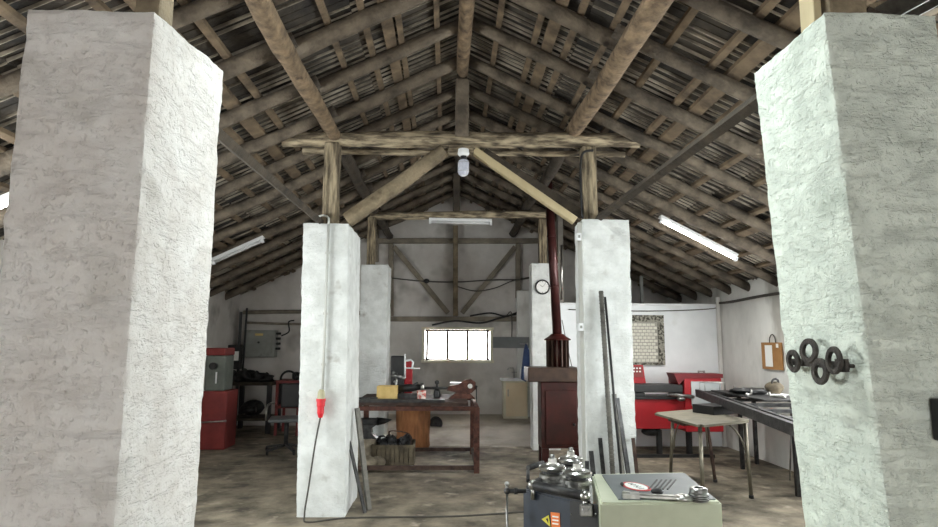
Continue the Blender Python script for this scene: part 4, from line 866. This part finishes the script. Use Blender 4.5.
# poles and black post left of the electrical box
for i,(p1,p2,w,lab) in enumerate((((241,312),(238,392),.05,'black upright post in the corner next to electrical cabinet'),((247,308),(242,388),.03,'thin black pole leaning in the corner before the cabinet'))):
    a=AY(*p2,10.9); b=AY(*p1,11.0); m=MB(); m.bar(V((a.x,10.85,0)),b,w,w); tag(m.build('corner_pole',blackm),lab,'pole')
p=AY(233,357,10.8); m=MB(); m.box(p,(.28,.16,.42),bev=.01); t=tag(m.build('switch_cabinet',blackm),'black switch cabinet with white label in the corner','cabinet')
m=MB(); m.box(p+V((.08,-.085,.02)),(.09,.006,.16)); m.build('white_label',paperm,t)
m=MB(); m.box((p.x,11.0,p.z),(.06,.4,.06)); m.build('wall_bracket',blackm,t)
# red chair/frame with arch
YK=10.0; a=AY(276,382,YK);b=AY(300,382,YK)
t=thing('steel_trolley','dark red steel trolley with arched handle against the back wall','trolley',((a.x+b.x)/2,YK+.2,0))
m=MB(); m.box(((a.x+b.x)/2,YK+.25,a.z),(b.x-a.x,.5,.05)); m.build('top_shelf',redd,t)
m=MB(); m.box(((a.x+b.x)/2,YK+.25,.45),(b.x-a.x,.5,.04)); m.build('lower_shelf',redd,t)
for x in (a.x+.02,b.x-.02):
    for y in (YK+.02,YK+.48): m=MB(); m.box((x,y,a.z/2),(.04,.04,a.z)); m.build('leg',redd,t)
m=MB(); cxx=(a.x+b.x)/2-.02; pts=[(cxx+.13*math.cos(q_),YK+.1,a.z+.03+.14*math.sin(q_)) for q_ in [PI*k/12 for k in range(13)]]; m.tube(pts,.018,8); m.build('arched_handle',blackm,t)
m=MB(); m.lump((b.x-.1,YK+.2,a.z+.08),.09,(1,1,.8),.4); tag(m.build('machine_part',blackm),'small black part on top of the red trolley','machine part')
# office chair
YC=8.7; c=AZ(283,452,0); 
sx_=AY(287,418,c.y).x; sz=AY(285,419,c.y).z
t=thing('office_chair','grey swivel chair with bright arm loops near the trolley','chair',(sx_,c.y,0))
m=MB(); m.box((sx_,c.y,sz),(.46,.44,.05),.2,bev=.02); m.build('seat',seatm,t)
m=MB(); m.box((sx_+.05,c.y+.24,sz+.3),(.4,.05,.34),.2,bev=.02); m.build('backrest',blackm,t)
m=MB(); m.cyl((sx_,c.y,.1),(sx_,c.y,sz-.02),.03); m.build('gas_column',dsteel,t)
for s_ in (-1,1):
    m=MB(); x=sx_+s_*.24; m.tube([(x,c.y-.16,sz),(x,c.y-.16,sz+.14),(x,c.y-.1,sz+.2),(x,c.y+.05,sz+.21),(x,c.y+.2,sz+.2)],.014,8); m.build('armrest',chrome,t)
for k in range(5):
    a=2*PI*k/5+.3; e=V((sx_+.3*math.cos(a),c.y+.3*math.sin(a),.055)); m=MB(); m.bar((sx_,c.y,.1),e,.035,.03); l=m.build('star_leg',dsteel,t)
    m=MB(); m.cyl(e+V((-.012,0,-.028)),e+V((.012,0,-.028)),.027); m.build('caster',blackm,l)
# plant twig on the window sill
p=V((AY(463,360,YB).x,YB-.035,wz0+.013)); t=thing('potted_twig','small green twig lying on the window sill','plant',p)
m=MB()
for k in range(9): a=random.uniform(-.15,.2); m.lump(p+V((a,-.02,.03+random.uniform(-.02,.03))),.022,(1.5,.6,.6),.4,sub=1)
m.build('leaves',plantm,t); m=MB(); m.cyl(p+V((-.14,0,.012)),p+V((.18,0,.012)),.006); m.build('stem',rustd,t)
# long steel bar lying on the floor behind
m=MB(); m.bar(AZ(420,436.5,.045),AZ(528,436.5,.045),.02,.02); tag(m.build('floor_bar',rustd),'thin rusty bar lying on the floor at the step','bar')
# dark upright in the void behind the partition
a=AY(642,304,10.0); m=MB(); m.bar((a.x,10.0,0),(a.x,10.0,rz(a.x)),.05,.05); tag(m.build('steel_post',greym),'thin grey post rising behind the white partition','post')
# ---------------------------------------------------------------- light
def area(name,loc,rot,sx,sy,power,color=(1,1,1)):
    l=bpy.data.lights.new(name,'AREA'); l.shape='RECTANGLE'; l.size=sx; l.size_y=sy; l.energy=power; l.color=color
    o=bpy.data.objects.new(name,l); COL.objects.link(o); o.location=loc; o.rotation_euler=rot; return o
area('assumed_doorway_light',(.25,YF-.1,1.4),(R(90),0,0),3.8,2.8,31,(1,.94,.90))  # added light filling the assumed doorway behind the viewer
sl=bpy.data.lights.new('sky_glow','SUN'); sl.energy=150; sl.angle=R(85); so=bpy.data.objects.new('sky_glow',sl); COL.objects.link(so); so.location=(0,20,8); so.rotation_euler=(R(-62),0,0)
for nm,x,sg in (('added_side_light',XL-.25,-1),('added_side_light',XR+.25,1)):  # added lights outside the invented side wall openings
    area(nm,(x,(SW[0]+SW[1])/2,(SW[2]+SW[3])/2),(0,R(90)*sg,0),1.1,2.2,98,(.93,1,1))
area('added_side_light',(XR-.03,6.1,1.5),(0,R(90),0),1.0,1.8,32,(.97,1,1))  # added light on the right wall's inner face, no opening behind it
# assumed ceiling lamp hanging in the aisle, out of view
def assumed_aisle_lamp(x,y,z,p,label):
    t=fluor(label,(x,y-.6,z),(x,y+.6,z),True)
    m=MB()
    for s_ in (-.4,.4): m.cyl((x,y+s_,z+.05),(x,y+s_,rz(x)+.02),.004)
    m.build('hanging_wire',dsteel,t)
    area('assumed_aisle_light',(x,y,z-.04),(0,0,0),.12,1.2,p,(.88,1,1))
assumed_aisle_lamp(.18,2.75,3.65,34,'assumed fluorescent tube hanging over the aisle above the viewer')  # unseen tube, assumed from the bright inner faces of the pillars
area('tube_light',slope_pt(2.97,6.95,.12),(0,R(26),0),.9,.08,34,(1,.99,.95))
area('tube_light',slope_pt(-3.45,4.3,.12),(0,R(-26),0),.6,.08,10,(1,.99,.95))
w=bpy.data.worlds.new('world'); S.world=w; w.use_nodes=True; w.node_tree.nodes['Background'].inputs[0].default_value=(.93,.97,1,1); w.node_tree.nodes['Background'].inputs[1].default_value=1.6
vs=S.view_settings; vs.view_transform='Standard'; vs.look='None'; vs.gamma=1; vs.use_curve_mapping=False; vs.exposure=.64
